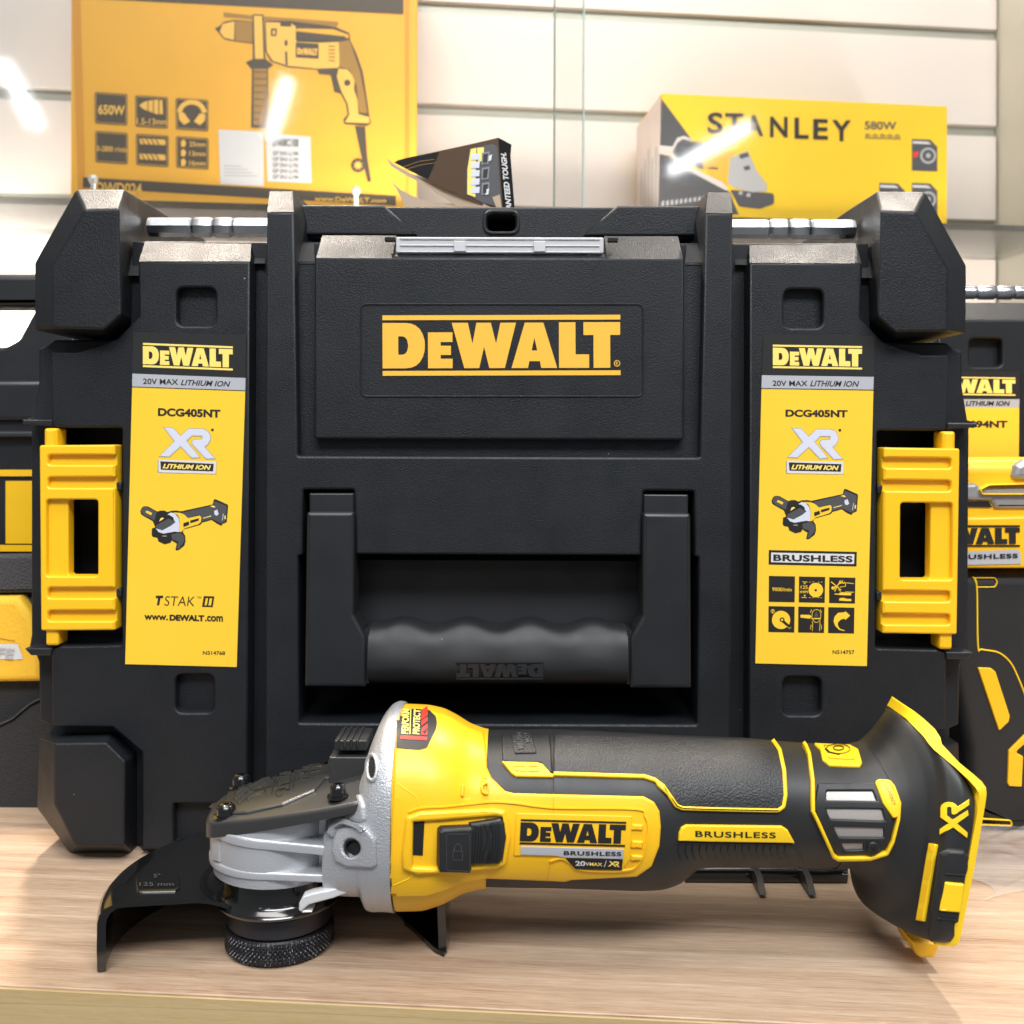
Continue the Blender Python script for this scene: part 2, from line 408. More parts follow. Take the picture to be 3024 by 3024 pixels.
M['boxy2'] = plastic('carton_yellow_edge', (0.66, 0.29, 0.02), 0.5, 60, 0.15, 0.0008)
M['boxs'] = plastic('carton_bright_yellow', (0.88, 0.56, 0.012), 0.45, 40, 0.1, 0.0008, var=0.03)
M['boxink'] = plastic('carton_dark_print', (0.075, 0.055, 0.033), 0.5)
M['boxmid'] = plastic('carton_brown_print', (0.36, 0.19, 0.03), 0.5)
M['boxlt'] = plastic('carton_light_print', (0.86, 0.50, 0.085), 0.5)
M['grey'] = plastic('grey_print', (0.07, 0.07, 0.075), 0.5)
M['lgrey'] = plastic('light_grey_print', (0.42, 0.42, 0.42), 0.5)
M['pink'] = plastic('pale_print', (0.62, 0.55, 0.52), 0.5)
M['silverp'] = plastic('grey_painted_metal', (0.33, 0.33, 0.33), 0.38, 500, 0.1, 0.0002, metal=0.3)
M['pillar'] = plastic('painted_pillar', (0.62, 0.60, 0.52), 0.6, 20, 0.1, 0.001)
M['fabric'] = plastic('black_fabric', (0.02, 0.02, 0.021), 0.85, 900, 0.9, 0.0008)
M['strap'] = plastic('grey_webbing', (0.055, 0.055, 0.058), 0.9, 700, 1.0, 0.0015)
M['yfab'] = plastic('yellow_fabric', (0.86, 0.50, 0.03), 0.7, 900, 0.5, 0.0006)

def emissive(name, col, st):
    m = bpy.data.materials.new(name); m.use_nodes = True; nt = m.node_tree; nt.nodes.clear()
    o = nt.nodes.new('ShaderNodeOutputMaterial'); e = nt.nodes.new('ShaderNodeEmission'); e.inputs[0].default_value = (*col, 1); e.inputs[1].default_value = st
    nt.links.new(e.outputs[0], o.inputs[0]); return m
def glassmat(name, tint, rough=0.04, f0=1.5):
    m = bpy.data.materials.new(name); m.use_nodes = True; nt = m.node_tree; nt.nodes.clear(); L = nt.links
    o = nt.nodes.new('ShaderNodeOutputMaterial'); mx = nt.nodes.new('ShaderNodeMixShader'); t = nt.nodes.new('ShaderNodeBsdfTransparent'); g = nt.nodes.new('ShaderNodeBsdfGlossy')
    t.inputs[0].default_value = (*tint, 1); g.inputs['Roughness'].default_value = rough
    fr = nt.nodes.new('ShaderNodeFresnel'); fr.inputs[0].default_value = f0
    L.new(fr.outputs[0], mx.inputs[0]); L.new(t.outputs[0], mx.inputs[1]); L.new(g.outputs[0], mx.inputs[2]); L.new(mx.outputs[0], o.inputs[0]); return m
M['glass'] = glassmat('door_glass', (0.985, 0.99, 0.985), 0.055)
M['gedge'] = plastic('glass_edge', (0.42, 0.52, 0.46), 0.2)
M['shelfg'] = glassmat('shelf_glass', (0.95, 0.97, 0.96), 0.25, 1.25)
def perspex():
    m, nt, p = newmat('clear_plastic'); p.inputs['Transmission Weight'].default_value = 0.35; p.inputs['Roughness'].default_value = 0.12; p.inputs['IOR'].default_value = 1.45
    p.inputs['Base Color'].default_value = (0.80, 0.80, 0.82, 1); return m
M['clear'] = perspex()
def film():
    m = bpy.data.materials.new('crumpled_film'); m.use_nodes = True; nt = m.node_tree; nt.nodes.clear(); L = nt.links
    o = nt.nodes.new('ShaderNodeOutputMaterial'); mx = nt.nodes.new('ShaderNodeMixShader'); t = nt.nodes.new('ShaderNodeBsdfTransparent'); g = nt.nodes.new('ShaderNodeBsdfGlossy')
    t.inputs[0].default_value = (0.93, 0.93, 0.93, 1); g.inputs['Roughness'].default_value = 0.12
    fr = nt.nodes.new('ShaderNodeFresnel'); fr.inputs[0].default_value = 1.35
    n = nt.nodes.new('ShaderNodeTexNoise'); n.inputs['Scale'].default_value = 70; n.inputs['Detail'].default_value = 5
    b = nt.nodes.new('ShaderNodeBump'); b.inputs['Strength'].default_value = 0.7; b.inputs['Distance'].default_value = 0.002
    tc = nt.nodes.new('ShaderNodeTexCoord'); L.new(tc.outputs['Object'], n.inputs['Vector']); L.new(n.outputs['Fac'], b.inputs['Height']); L.new(b.outputs[0], g.inputs['Normal']); L.new(b.outputs[0], fr.inputs['Normal'])
    L.new(fr.outputs[0], mx.inputs[0]); L.new(t.outputs[0], mx.inputs[1]); L.new(g.outputs[0], mx.inputs[2]); L.new(mx.outputs[0], o.inputs[0]); return m
def film():
    m, nt, p = newmat('crumpled_film'); L = nt.links; p.inputs['Base Color'].default_value = (0.75, 0.75, 0.76, 1); p.inputs['Alpha'].default_value = 0.20; p.inputs['Roughness'].default_value = 0.12; p.inputs['Specular IOR Level'].default_value = 1.0
    tc = N(nt, 'ShaderNodeTexCoord'); n = N(nt, 'ShaderNodeTexNoise', Scale=70.0, Detail=5); L.new(tc.outputs['Object'], n.inputs['Vector'])
    b = N(nt, 'ShaderNodeBump', Strength=0.8, Distance=0.003); L.new(n.outputs['Fac'], b.inputs['Height']); L.new(b.outputs[0], p.inputs['Normal']); return m
M['film'] = film()
def screenmat():      # fine metal gauze in the air vents
    m, nt, p = newmat('vent_gauze'); L = nt.links; p.inputs['Metallic'].default_value = 0.6; p.inputs['Roughness'].default_value = 0.4
    tc = N(nt, 'ShaderNodeTexCoord'); mp = N(nt, 'ShaderNodeMapping'); mp.inputs['Rotation'].default_value = (0, math.radians(35), 0)
    w = N(nt, 'ShaderNodeTexWave', Scale=420.0, Distortion=0.4); w2 = N(nt, 'ShaderNodeTexWave', Scale=420.0, Distortion=0.4); w2.bands_direction = 'Z'
    L.new(tc.outputs['Object'], mp.inputs[0]); L.new(mp.outputs[0], w.inputs['Vector']); L.new(mp.outputs[0], w2.inputs['Vector'])
    mm = N(nt, 'ShaderNodeMath', operation='MULTIPLY'); L.new(w.outputs['Fac'], mm.inputs[0]); L.new(w2.outputs['Fac'], mm.inputs[1])
    r = N(nt, 'ShaderNodeValToRGB'); r.color_ramp.elements[0].position = 0.08; r.color_ramp.elements[0].color = (0.22, 0.18, 0.16, 1); r.color_ramp.elements[1].position = 0.35; r.color_ramp.elements[1].color = (0.95, 0.90, 0.86, 1)
    L.new(mm.outputs[0], r.inputs[0]); L.new(r.outputs[0], p.inputs['Base Color'])
    b = N(nt, 'ShaderNodeBump', Strength=0.4, Distance=0.0002); L.new(mm.outputs[0], b.inputs['Height']); L.new(b.outputs[0], p.inputs['Normal']); return m
M['gauze'] = screenmat()
def wood(name, cols, scale, stretch, rough, lines=0.0, vert=False):
    m, nt, p = newmat(name); L = nt.links; tc = N(nt, 'ShaderNodeTexCoord')
    mp = N(nt, 'ShaderNodeMapping'); mp.inputs['Scale'].default_value = (stretch, 1, 1); mp.inputs['Rotation'].default_value = (0, 0, math.radians(3))
    L.new(tc.outputs['Object'], mp.inputs[0])
    n1 = N(nt, 'ShaderNodeTexNoise', Scale=scale, Detail=8, Roughness=0.62, Distortion=0.3); L.new(mp.outputs[0], n1.inputs['Vector'])
    mp2 = N(nt, 'ShaderNodeMapping'); mp2.inputs['Scale'].default_value = (stretch*0.45, 1, 1); L.new(tc.outputs['Object'], mp2.inputs[0])
    n2 = N(nt, 'ShaderNodeTexNoise', Scale=scale*5, Detail=4, Roughness=0.7); L.new(mp2.outputs[0], n2.inputs['Vector'])
    ad = N(nt, 'ShaderNodeMix', data_type='FLOAT'); ad.inputs[0].default_value = 0.42; L.new(n1.outputs['Fac'], ad.inputs[2]); L.new(n2.outputs['Fac'], ad.inputs[3])
    r = N(nt, 'ShaderNodeValToRGB'); cr = r.color_ramp; cr.elements[0].position = 0.38; cr.elements[0].color = (*cols[0], 1); cr.elements[1].position = 0.62; cr.elements[1].color = (*cols[-1], 1)
    for i, c in enumerate(cols[1:-1]): e = cr.elements.new(0.38 + 0.24*(i+1)/(len(cols)-1)); e.color = (*c, 1)
    mpf = N(nt, 'ShaderNodeMapping'); mpf.inputs['Scale'].default_value = (stretch*1.6, 1, 1); L.new(tc.outputs['Object'], mpf.inputs[0])
    nf = N(nt, 'ShaderNodeTexNoise', Scale=scale*46, Detail=3, Roughness=0.75); L.new(mpf.outputs[0], nf.inputs['Vector'])
    ad2 = N(nt, 'ShaderNodeMix', data_type='FLOAT'); ad2.inputs[0].default_value = 0.33; L.new(ad.outputs[0], ad2.inputs[2]); L.new(nf.outputs['Fac'], ad2.inputs[3]); ad = ad2
    L.new(ad.outputs[0], r.inputs[0]); last = r.outputs[0]
    if lines:
        mp3 = N(nt, 'ShaderNodeMapping'); mp3.inputs['Scale'].default_value = (0.035, 1, 1); L.new(tc.outputs['Object'], mp3.inputs[0])
        n3 = N(nt, 'ShaderNodeTexNoise', Scale=26.0, Detail=2, Distortion=0.6); L.new(mp3.outputs[0], n3.inputs['Vector'])
        ml = N(nt, 'ShaderNodeMath', operation='MULTIPLY'); ml.inputs[1].default_value = 9.0; L.new(n3.outputs['Fac'], ml.inputs[0])
        fr = N(nt, 'ShaderNodeMath', operation='FRACT'); L.new(ml.outputs[0], fr.inputs[0])
        r2 = N(nt, 'ShaderNodeValToRGB'); r2.color_ramp.elements[0].position = 0.0; r2.color_ramp.elements[0].color = (1-lines, 1-lines, 1-lines, 1); r2.color_ramp.elements[1].position = 0.10; r2.color_ramp.elements[1].color = (1, 1, 1, 1)
        L.new(fr.outputs[0], r2.inputs[0])
        mx = N(nt, 'ShaderNodeMix', data_type='RGBA', blend_type='MULTIPLY'); mx.inputs[0].default_value = 1.0; L.new(last, mx.inputs[6]); L.new(r2.outputs[0], mx.inputs[7]); last = mx.outputs[2]
    L.new(last, p.inputs['Base Color']); p.inputs['Roughness'].default_value = rough
    b = N(nt, 'ShaderNodeBump', Strength=0.12, Distance=0.0004); L.new(ad.outputs[0], b.inputs['Height']); L.new(b.outputs[0], p.inputs['Normal']); return m
M['wood'] = wood('laminate_wood_top', [(0.25, 0.140, 0.080), (0.42, 0.285, 0.190), (0.54, 0.395, 0.275), (0.68, 0.54, 0.40)], 34, 0.022, 0.36)
M['edge'] = wood('pale_wood_edge', [(0.38, 0.26, 0.11), (0.48, 0.34, 0.16), (0.54, 0.40, 0.21)], 60, 0.03, 0.45, lines=0.35)
def slat():
    m, nt, p = newmat('slat_wall_laminate'); p.inputs['Base Color'].default_value = (0.60, 0.545, 0.51, 1); p.inputs['Roughness'].default_value = 0.4; return m
M['wall'] = slat()
M['rail'] = plastic('aluminium_slat_rail', (0.36, 0.36, 0.31), 0.4, metal=0.3)
# ------------------------------------------------------------------ counter
yawT = -4.6
FT = Frame(0, 0.3595, 0, yawT)
cnt = thing('display_counter', 'pale streaky wood laminate counter top the grinder and case stand on', 'counter', FT)
mb = MB(); box(mb, (-1.2, 0.0012, -0.030), (1.2, 0.80, 0.0), M['wood']); mb.build('counter_top', cnt, bev=0.0006)
mb = MB(); box(mb, (-1.2, -0.0006, -0.060), (1.2, 0.0006, -0.0004), M['edge']); mb.build('edge_band', cnt, bev=0.0003)

# ------------------------------------------------------------------ tool case
FC0 = Frame(0, 0.490, 0, -0.2)
l_ = FC0.pt(65, 560, 0.004).x; r_ = FC0.pt(1818, 560, 0.004).x
sh = (l_ + r_)/2*0.5 + 0.5*(FC0.pt(594, 600, -0.004).x + FC0.pt(1296, 600, -0.004).x)/2
FC = Frame(sh*math.cos(FC0.a), 0.490 + sh*math.sin(FC0.a), 0, -0.2)
case = thing('tool_case', 'large black hard tool case with yellow side latches standing upright behind the grinder', 'tool case', FC)
def loc(pts, d=0.0):
    out = []
    for p in pts:
        q = FC.pt(p[0], p[1], d); out.append((q.x*1000, -q.z*1000) + ((p[2]*0.25,) if len(p) > 2 else ()))
    return out
def mir(l): return [(-p[0],) + tuple(p[1:]) for p in l][::-1]
def sym(chain): return chain + mir(chain)
def zc(l): return [(p[0], min(p[1], -0.4)) + tuple(p[2:]) for p in l]
CM = M['case']
# base body
mb = MB()
_wc = loc([(560,915),(560,1372)], -0.006); well_hole = [(_wc[0][0], _wc[0][1]), (-_wc[0][0], _wc[0][1]), (-_wc[1][0], _wc[1][1]), (_wc[1][0], _wc[1][1])]
chain = zc(loc([(245,453),(240,640),(98,640),(84,650),(67,656,4),(67,721,10),(56,786),(44,790),(45,797),(53,801,3),(53,1201,3),(49,1223),(60,1234),(67,1252,6),(69,1363),(86,1371),(86,1390),(84,1560),(140,1628),(300,1632)], 0.009))
latch_hole = loc([(112,808,6),(228,808,6),(228,1216,6),(112,1216,6)], 0.008)
raised(mb, LM(0.012), [sym(chain), latch_hole, mir(latch_hole), well_hole], 0, CM, 0.0012, -0.16)
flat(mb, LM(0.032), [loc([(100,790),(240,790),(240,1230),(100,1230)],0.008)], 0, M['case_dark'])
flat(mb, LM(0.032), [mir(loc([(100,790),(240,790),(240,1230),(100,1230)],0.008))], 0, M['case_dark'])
# handle-well walls behind the middle slab
mb.build('body', case)
# front side panels with recesses
def sidepanel(name, mirror):
    mb = MB(); f = (lambda l: mir(l)) if mirror else (lambda l: l)
    outer = loc([(262,493),(262,597,5),(222,638,5),(146,664,4),(97,664),(97,804,4),(120,807,5),(230,807,6),(230,1217,6),(114,1219,4),(97,1226),(97,1371),(213,1373,4),(267,1420,4),(267,1602),(466,1602),(472,493)], 0)
    sq = [loc(rect(333,542,407,615,16), 0), loc(rect(331,1272,404,1345,16), 0)]
    nt = loc(rect(327,1516,440,1590,3), 0)
    raised(mb, LM(0), [f(outer)] + [f(s) for s in sq + [nt]], 0, CM, 0.0011, -0.012)
    for s in sq + [nt]: flat(mb, LM(0.0055), [f(offset(orient([rnd(s)])[0], -1.5))], 0, CM)
    # sloping top shoulder
    fr = loc([(262,493),(472,493)], 0.0004); bk = loc([(274,455),(474,457)], 0.013)
    q = [(p[0], p[1]) for p in fr + bk[::-1]]
    dd = [0.0004, 0.0004, 0.013, 0.013]
    if mirror: q = [(-p[0], p[1]) for p in q]
    vs = [Vector((p[0]*.001, d, -p[1]*.001)) for p, d in zip(q, dd)]
    b2 = [Vector((v.x, 0.06, v.z - (0.012 if i < 2 else 0))) for i, v in enumerate(vs)]
    fs = [(0,1,2,3),(0,3,7,4),(1,5,6,2),(3,2,6,7)]
    mb.add(vs + b2, [f_[::-1] if mirror else f_ for f_ in fs], CM)
    # narrow strip shoulders beside
    for (a, b, c, d2) in (((238,520),(262,520),(262,470),(238,470)), ((474,497),(500,497),(500,470),(478,468))):
        q = loc([a, b], 0.0085) + loc([c, d2], 0.018)
        if mirror: q = [(-p[0], p[1]) for p in q]
        mb.add([Vector((p[0]*.001, dd_, -p[1]*.001)) for p, dd_ in zip(q, (0.0085, 0.0085, 0.018, 0.018))], [(3,2,1,0) if mirror else (0,1,2,3)], CM)
    mb.build(name, case, angle=40)
sidepanel('side_panel', False); sidepanel('side_panel', True)
# middle slab
mb = MB()
slab = loc([(503,400),(555,400),(562,860,4)], -0.006); slab = slab + mir(slab)
bot = loc([(500,1600)], -0.006)[0]
slab = slab + [(-bot[0], bot[1]), bot]
well = loc([(572,924,5),(668,924,5),(671,1046,2)], -0.006); well = well + mir(well)
wb = loc([(563,1050,2),(571,1046,1)], -0.006); w3 = loc([(564,1364,5)], -0.006)[0]
w2 = [(-w3[0], w3[1], 1.2), (w3[0], w3[1], 1.2)]
well = well + mir(wb) + w2 + wb
raised(mb, LM(-0.006), [slab, well], 0, CM, 0.0012, -0.020)
# post tops
for s in (1, -1):
    a = loc([(504,400),(554,400)], -0.0055); b = loc([(509,361),(552,361)], 0.006); c = loc([(509,361),(552,361)], 0.006)
    P = [(p[0]*s*.001, -0.0055, -p[1]*.001) for p in a] + [(p[0]*s*.001, 0.006, -p[1]*.001) for p in b[::-1]]
    back = [(P[0][0], 0.15, P[0][2]), (P[1][0] + 0.008*s, 0.15, P[1][2]), (P[2][0]+0.008*s, 0.15, P[2][2]), (P[3][0], 0.15, P[3][2])]
    low = [(x, 0.01, z - 0.03) for x, y, z in P[:2]] + [(x, 0.15, z-0.03) for x, y, z in back[:2][::-1]]
    fs = [(0,1,2,3),(3,2,6,7),(0,3,7,4),(1,5,6,2),(0,4,11,8),(1,9,10,5)]
    mb.add(P + back + low, [f_ if s > 0 else f_[::-1] for f_ in fs], CM)
mb.build('middle_panel', case)
# handle well inside
mb = MB()
wo = [(p[0], p[1]) for p in rnd(well)]
x0 = min(p[0] for p in wo)-1; x1 = max(p[0] for p in wo)+1; y0 = min(p[1] for p in wo)-1; y1 = max(p[1] for p in wo)+1
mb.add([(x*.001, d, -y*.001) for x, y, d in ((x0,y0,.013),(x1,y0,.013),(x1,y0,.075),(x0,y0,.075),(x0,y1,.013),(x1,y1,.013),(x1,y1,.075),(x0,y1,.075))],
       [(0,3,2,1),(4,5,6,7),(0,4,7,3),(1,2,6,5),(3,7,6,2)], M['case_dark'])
ins = loc([(676,1068)], 0.02)[0]; ins2 = loc([(676,1150)], 0.012)[0]; ins3 = loc([(676,1185)], 0.012)[0]
vs = []
for sx in (-1, 1):
    for (y, d) in ((ins[1]-3, 0.0205), (ins2[1], 0.0185), (ins3[1]+8, 0.0178)): vs.append((abs(ins[0])*sx*.001*0.995, d, -y*.001))
mb.add(vs, [(0,1,4,3),(1,2,5,4)], M['grip'])
mb.build('handle_well', case, angle=12)
# upper recess floor, its shoulders, organiser lid
mb = MB()
fl = loc([(556,492),(562,862)], 0.0); fl = fl + mir(fl)
flat(mb, LM(0.0015), [fl], 0, CM)
for s in (1, -1):
    q = loc([(563,497),(594,497)], 0.001) + loc([(592,457),(569,457)], 0.013)
    mb.add([(p[0]*.001*s, d, -p[1]*.001) for p, d in zip(q, (0.001, 0.001, 0.013, 0.013))], [(0,1,2,3) if s > 0 else (3,2,1,0)], CM)
mb.build('recess_floor', case)
mb = MB()
ld = loc([(594,484),(592,829,8)], -0.0045); ld = ld + mir(ld)
raised(mb, LM(-0.0045), [ld], 0, CM, 0.0014, -0.006)
q = loc([(594,485)], -0.0045)[0]; q2 = loc([(596,444)], 0.012)[0]
w1 = loc([(742,470)], 0.0)[0][0]
# shoulder in three pieces, the middle one set back for the clear tray
def sh_quad(xa, xb, ya, da, yb, db, mat):
    mb.add([(xa*.001, da, -ya*.001), (xb*.001, da, -ya*.001), (xb*.001, db, -yb*.001), (xa*.001, db, -yb*.001)], [(0,1,2,3)], mat)
sh_quad(q[0]+.5, w1, q[1]+.3, -0.0040, q2[1], 0.012, CM); sh_quad(-w1, -q[0]-.5, q[1]+.3, -0.0040, q2[1], 0.012, CM)
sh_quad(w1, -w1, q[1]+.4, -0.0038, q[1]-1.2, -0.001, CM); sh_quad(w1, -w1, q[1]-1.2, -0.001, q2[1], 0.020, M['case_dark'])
# faint frame round the emblem
fr = stroke([p[:2] for p in rnd(loc(rect(681,574,1213,748,12), -0.0045))], 0.9, True)
raised(mb, LM(-0.0045), fr, 0.0005, M['case'], 0.0003, -0.0002, nb=1)
lid = mb.build('organiser_lid', case)
mb = MB()
tl = (LG((75,55))[0]); tr = LG((1860,50))[0]; bl = LG((77,508))[0]
logo(mb, PM(FC, -0.0045), tl, tr, bl, 0.0003, M['print'], reg=True)
mb.build('emblem', lid, label='yellow printed emblem')
mb = MB()
z1 = loc([(742,484)], 0)[0]; z0 = loc([(742,447)], 0)[0]
xa, xb = w1+1.2, -w1-1.2
box(mb, (xa*.001, -0.0005, -z1[1]*.001+.0016), (xb*.001, 0.012, -z0[1]*.001), M['clear'])
mb.build('clear_tray', case, bev=0.0008)
mb = MB()
for k in range(3): 
    zz = -z1[1]*.001 + 0.0018 + 0.0031*k; box(mb, (xa*.001+.002, -0.0012, zz), (xb*.001-.002, -0.0002, zz+0.0006+0.0004*(k==2)), M['clear'])
for px in (868, 1018):
    c = loc([(px,466)], 0)[0][0]*.001; box(mb, (c-0.0028, -0.0022, -z1[1]*.001+0.0022), (c+0.0028, -0.0004, -z0[1]*.001-0.0022), M['clear'])
for px in (736, 1156):
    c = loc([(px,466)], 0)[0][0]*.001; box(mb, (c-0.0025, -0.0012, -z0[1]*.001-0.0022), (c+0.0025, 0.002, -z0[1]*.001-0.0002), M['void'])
mb.build('tray_catch', case, bev=0.0003)
# top band with oval slot
mb = MB()
tb = loc([(562,389),(562,450)], 0.022); tb = [tb[1], tb[0]] + mir([tb[1], tb[0]])
ov = loc([(919,420),(919,403,14),(973,403,14),(973,436,14),(919,436,14)], 0.022)[1:]
raised(mb, LM(0.022), [tb, ov], 0, CM, 0.0012, -0.03)
for g in (1, -1):
    w = loc([(562,389),(726,389,16),(788,445),(562,445)], 0.022); w = w if g > 0 else mir(w)
    raised(mb, LM(0.022), [w], 0.003, CM, 0.0012, -0.001)
rim = stroke([p[:2] for p in rnd(loc(rect(914,399,978,440,17), 0.022))], 1.6, True)
raised(mb, LM(0.022), rim, 0.0012, CM, 0.0006, -0.0005)
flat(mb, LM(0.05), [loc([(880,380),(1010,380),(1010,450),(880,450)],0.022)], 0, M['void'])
mb.build('top_band', case)
# corner blocks
def block(rings, mirror, name='corner_block'):
    mb = MB(); prev = None; R = []
    for pts, d in rings:
        cur = []
        for i, p in enumerate(pts):
            if p == 's': cur.append(prev[i])
            else: q = FC.pt(p[0], p[1], d); cur.append((q.x, max(q.z, 0.0003)))
        prev = cur; R.append([Vector((x*(-1 if mirror else 1), d, z)) for x, z in cur])
    # outline is clockwise in the picture, so flip
    if not mirror: R = [r[::-1] for r in R]
    R = R[::-1]
    n = len(R[0]); fs = []; vs = [p for r in R for p in r]
    for k in range(len(R)-1):
        for i in range(n): j = (i+1) % n; fs.append((k*n+i, k*n+j, (k+1)*n+j, (k+1)*n+i))
    fs.append(tuple((len(R)-1)*n+i for i in range(n)))
    mb.add(vs, fs, M['case']); mb.build(name, case, angle=30, bev=0.0013, seg=3)
up = [([(160,396),(225,394),(229,594),(197,622),(98,620),(98,502)], -0.011), ([(143,357),(236,357),(238,602),(200,634),(65,623),(65,496)], 0.004), (['s',(288,387),(288,600),'s','s','s'], 0.055), (['s']*6, 0.15)]
lo = [([(102,1402),(201,1401),(237,1436),(235,1596),(142,1594),(103,1516)], -0.011), ([(73,1393),(206,1388),(247,1430),(247,1632),(131,1630),(69,1525)], 0.004), (['s']*6, 0.15)]
for m_ in (False, True): block(up, m_); block(lo, m_)
# lower shoulder along the foot of the case
mb = MB()
a = loc([(262,1600)], 0)[0]; 
mb.add([(a[0]*.001, 0.0, -a[1]*.001+.001), (-a[0]*.001, 0.0, -a[1]*.001+.001), (-a[0]*.001, 0.006, 0.0004), (a[0]*.001, 0.006, 0.0004)], [(0,3,2,1)], M['case'])
mb.build('foot_shoulder', case)
# steel tubes
def steel_tube(name, mirror):
    mb = MB(); pr = []
    px = [282, 290, 356, 359, 363, 367, 370, 396, 399, 403, 407, 410, 434, 437, 441, 445, 448, 500, 520]
    rr = [1, 1, 1, 1.0, .86, 1.0, 1.06, 1.06, 1.0, .86, 1.0, 1.06, 1.06, 1.0, .86, 1.0, 1, 1, 1]
    c0 = FC.pt(400, 429, 0.04)
    s = -1 if mirror else 1
    path = [(FC.pt(x, 429, 0.04).x*s, 0.04, c0.z) for x in px]
    tube(mb, path, [0.0050*k for k in rr], M['steel'], 8); mb.build(name, case, angle=30)
steel_tube('steel_tube', False); steel_tube('steel_tube', True)
# latches
def latch(mirror):
    f = (lambda l: mir(l)) if mirror else (lambda l: l)
    mb = MB(); d = -0.001
    o = [(79,840,5),(221,839,3),(221,1187,3),(82,1188,5)]
    hole = [(129,942,7),(189,942,7),(189,1086,7),(129,1086,7)]
    raised(mb, LM(d), [f(loc(o, d)), f(loc(hole, d))], 0, M['yel'], 0.0008, -0.006)
    o2 = [(79,840,5),(221,839,3)]
    for a, b in ((858,877),(900,920),(1107,1127),(1150,1170)): o2 += [(221,a,2),(95,a,7),(95,b,7),(221,b,2)]
    o2 += [(221,1187,3),(82,1188,5)]
    hole2 = [(92,942,7),(189,942,7),(189,1086,7),(92,1086,7)]
    raised(mb, LM(d), [f(loc(o2, d)), f(loc(hole2, d))], 0.0028, M['yel'], 0.0009, -0.0005)
    lt = mb.build('latch', case, label='yellow plastic latch with a tall slot on the ' + ('right' if mirror else 'left') + ' side of the case')
    for pl in ([(86,808,5),(111,808,5),(111,845),(86,845)], [(89,1183),(114,1183),(114,1217,6),(89,1217,6)]):
        mb = MB(); raised(mb, LM(0), [f(loc(pl, 0))], 0.002, M['yel'], 0.0015, -0.008)
        mb.build('hinge_pin', lt)
    for pl in ([(220,910),(230,910),(230,925),(220,925)], [(220,1110),(230,1110),(230,1126),(220,1126)], [(44,792,2),(100,792,2),(100,804,2),(44,800,2)], [(47,1222,2),(100,1222,2),(98,1236,3),(60,1236,3)]):
        mb = MB(); raised(mb, LM(0), [f(loc(pl, 0))], 0.001, M['case_smooth'], 0.0006, -0.01)
        mb.build('latch_bracket', case)
latch(False); latch(True)
# handle
arms = []
for mrr in (False, True):
    mb = MB(); f = mir if mrr else (lambda l: l)
    raised(mb, LM(-0.009), [f(loc([(584,930,2),(669,930,2),(669,980),(584,980)], -0.004))], -0.004, M['case_smooth'], 0.0008, -0.02)
    raised(mb, LM(-0.010), [f(loc([(578,966,6),(668,966,6),(668,1160,4),(682,1186),(690,1200),(690,1297,3),(574,1296,3)], -0.010))], 0, M['case_smooth'], 0.0018, -0.016, nb=4)
    arms.append(mb.build('handle_arm'))
mb = MB()
# grip: lofted bar with finger scallops
gx0 = FC.pt(694, 1240, -0.010).x; gx1 = -gx0; zt0 = FC.pt(945, 1183, -0.010).z; zb0 = FC.pt(945, 1298, -0.012).z
rings = []; K = 140
for i in range(K+1):
    t = i/K; x = gx0 + (gx1-gx0)*t
    u = (t*4.05) + 0.35
    sc = 0.0017*math.cos(2*PI*(t*4 + 0.5)) * (1 if 0.06 < t < 0.94 else 0.4)
    zt = zt0 + sc; yb = 0.0015*math.cos(2*PI*(t*4+0.5))
    cyy = 0.004; ring = []
    zm = (zt+zb0)/2; hz = (zt-zb0)/2
    for k in range(40):
        a = 2*PI*k/40; ca, sa = math.cos(a), math.sin(a); n = 3.4
        yy = math.copysign(abs(ca)**(2/n), ca)*0.0155; zz = math.copysign(abs(sa)**(2/n), sa)*hz
        if yy < 0 and zz > -hz*0.2: yy += (0.0030 + yb*0.8)*min(1, (zz/hz+0.2)/0.9)
        ring.append(Vector((x, cyy+yy, zm+zz)))
    rings.append(ring)
skin(mb, rings, M['grip'], True, True, True)
gsm = SM(FC, mb, -0.01)
# neck collars
for px in (686,):
    for s in (1, -1):
        x = FC.pt(px, 1240, -0.01).x*s; box(mb, (min(x, x+0.0022*s), -0.008, zb0+0.001), (max(x, x+0.0022*s), 0.016, zt0-0.002), M['case_dark'])
hd = mb.build('carry_handle', case, angle=50)
for a_ in arms: a_.parent = hd
mb = MB()
tl, tr, bl = E_((1092,1335))[0], E_((782,1335))[0], E_((1092,1272))[0]
logo(mb, PM(FC, -0.0116), tl, tr, bl, 0.0007, M['case_smooth'], thick=0.0012)
mb.build('raised_emblem', hd, label='upside-down raised emblem')
# stacking rail under the front
mb = MB()
zr = 0.2 - (1643-830)*0.470/FPX
p0 = FC.pt(1290, 1643, -0.022); p1 = FC.pt(1594, 1646, -0.022)
tube(mb, [(p0.x, -0.022, zr), (p1.x, -0.022, zr)], 0.0042, M['gloss'], 24)
for px in (1421, 1511):
    c = FC.pt(px, 1650, -0.022).x; w = 0.0014
    pr = [(-0.034, zr+0.004), (-0.014, zr+0.006), (0.0, zr+0.004), (0.0, 0.001), (-0.038, 0.0006), (-0.041, 0.0015)]
    mb.add([(c-w, y, z) for y, z in pr] + [(c+w, y, z) for y, z in pr], [(0,1,2,3,4,5), (11,10,9,8,7,6)] + [(i, (i+6), ((i+1) % 6)+6, (i+1) % 6) for i in range(6)], M['satin'])
for px in (1300, 1590):
    c = FC.pt(px, 1650, -0.022).x; box(mb, (c-0.003, -0.020, zr-0.006), (c+0.003, 0.006, zr+0.003), M['satin'])
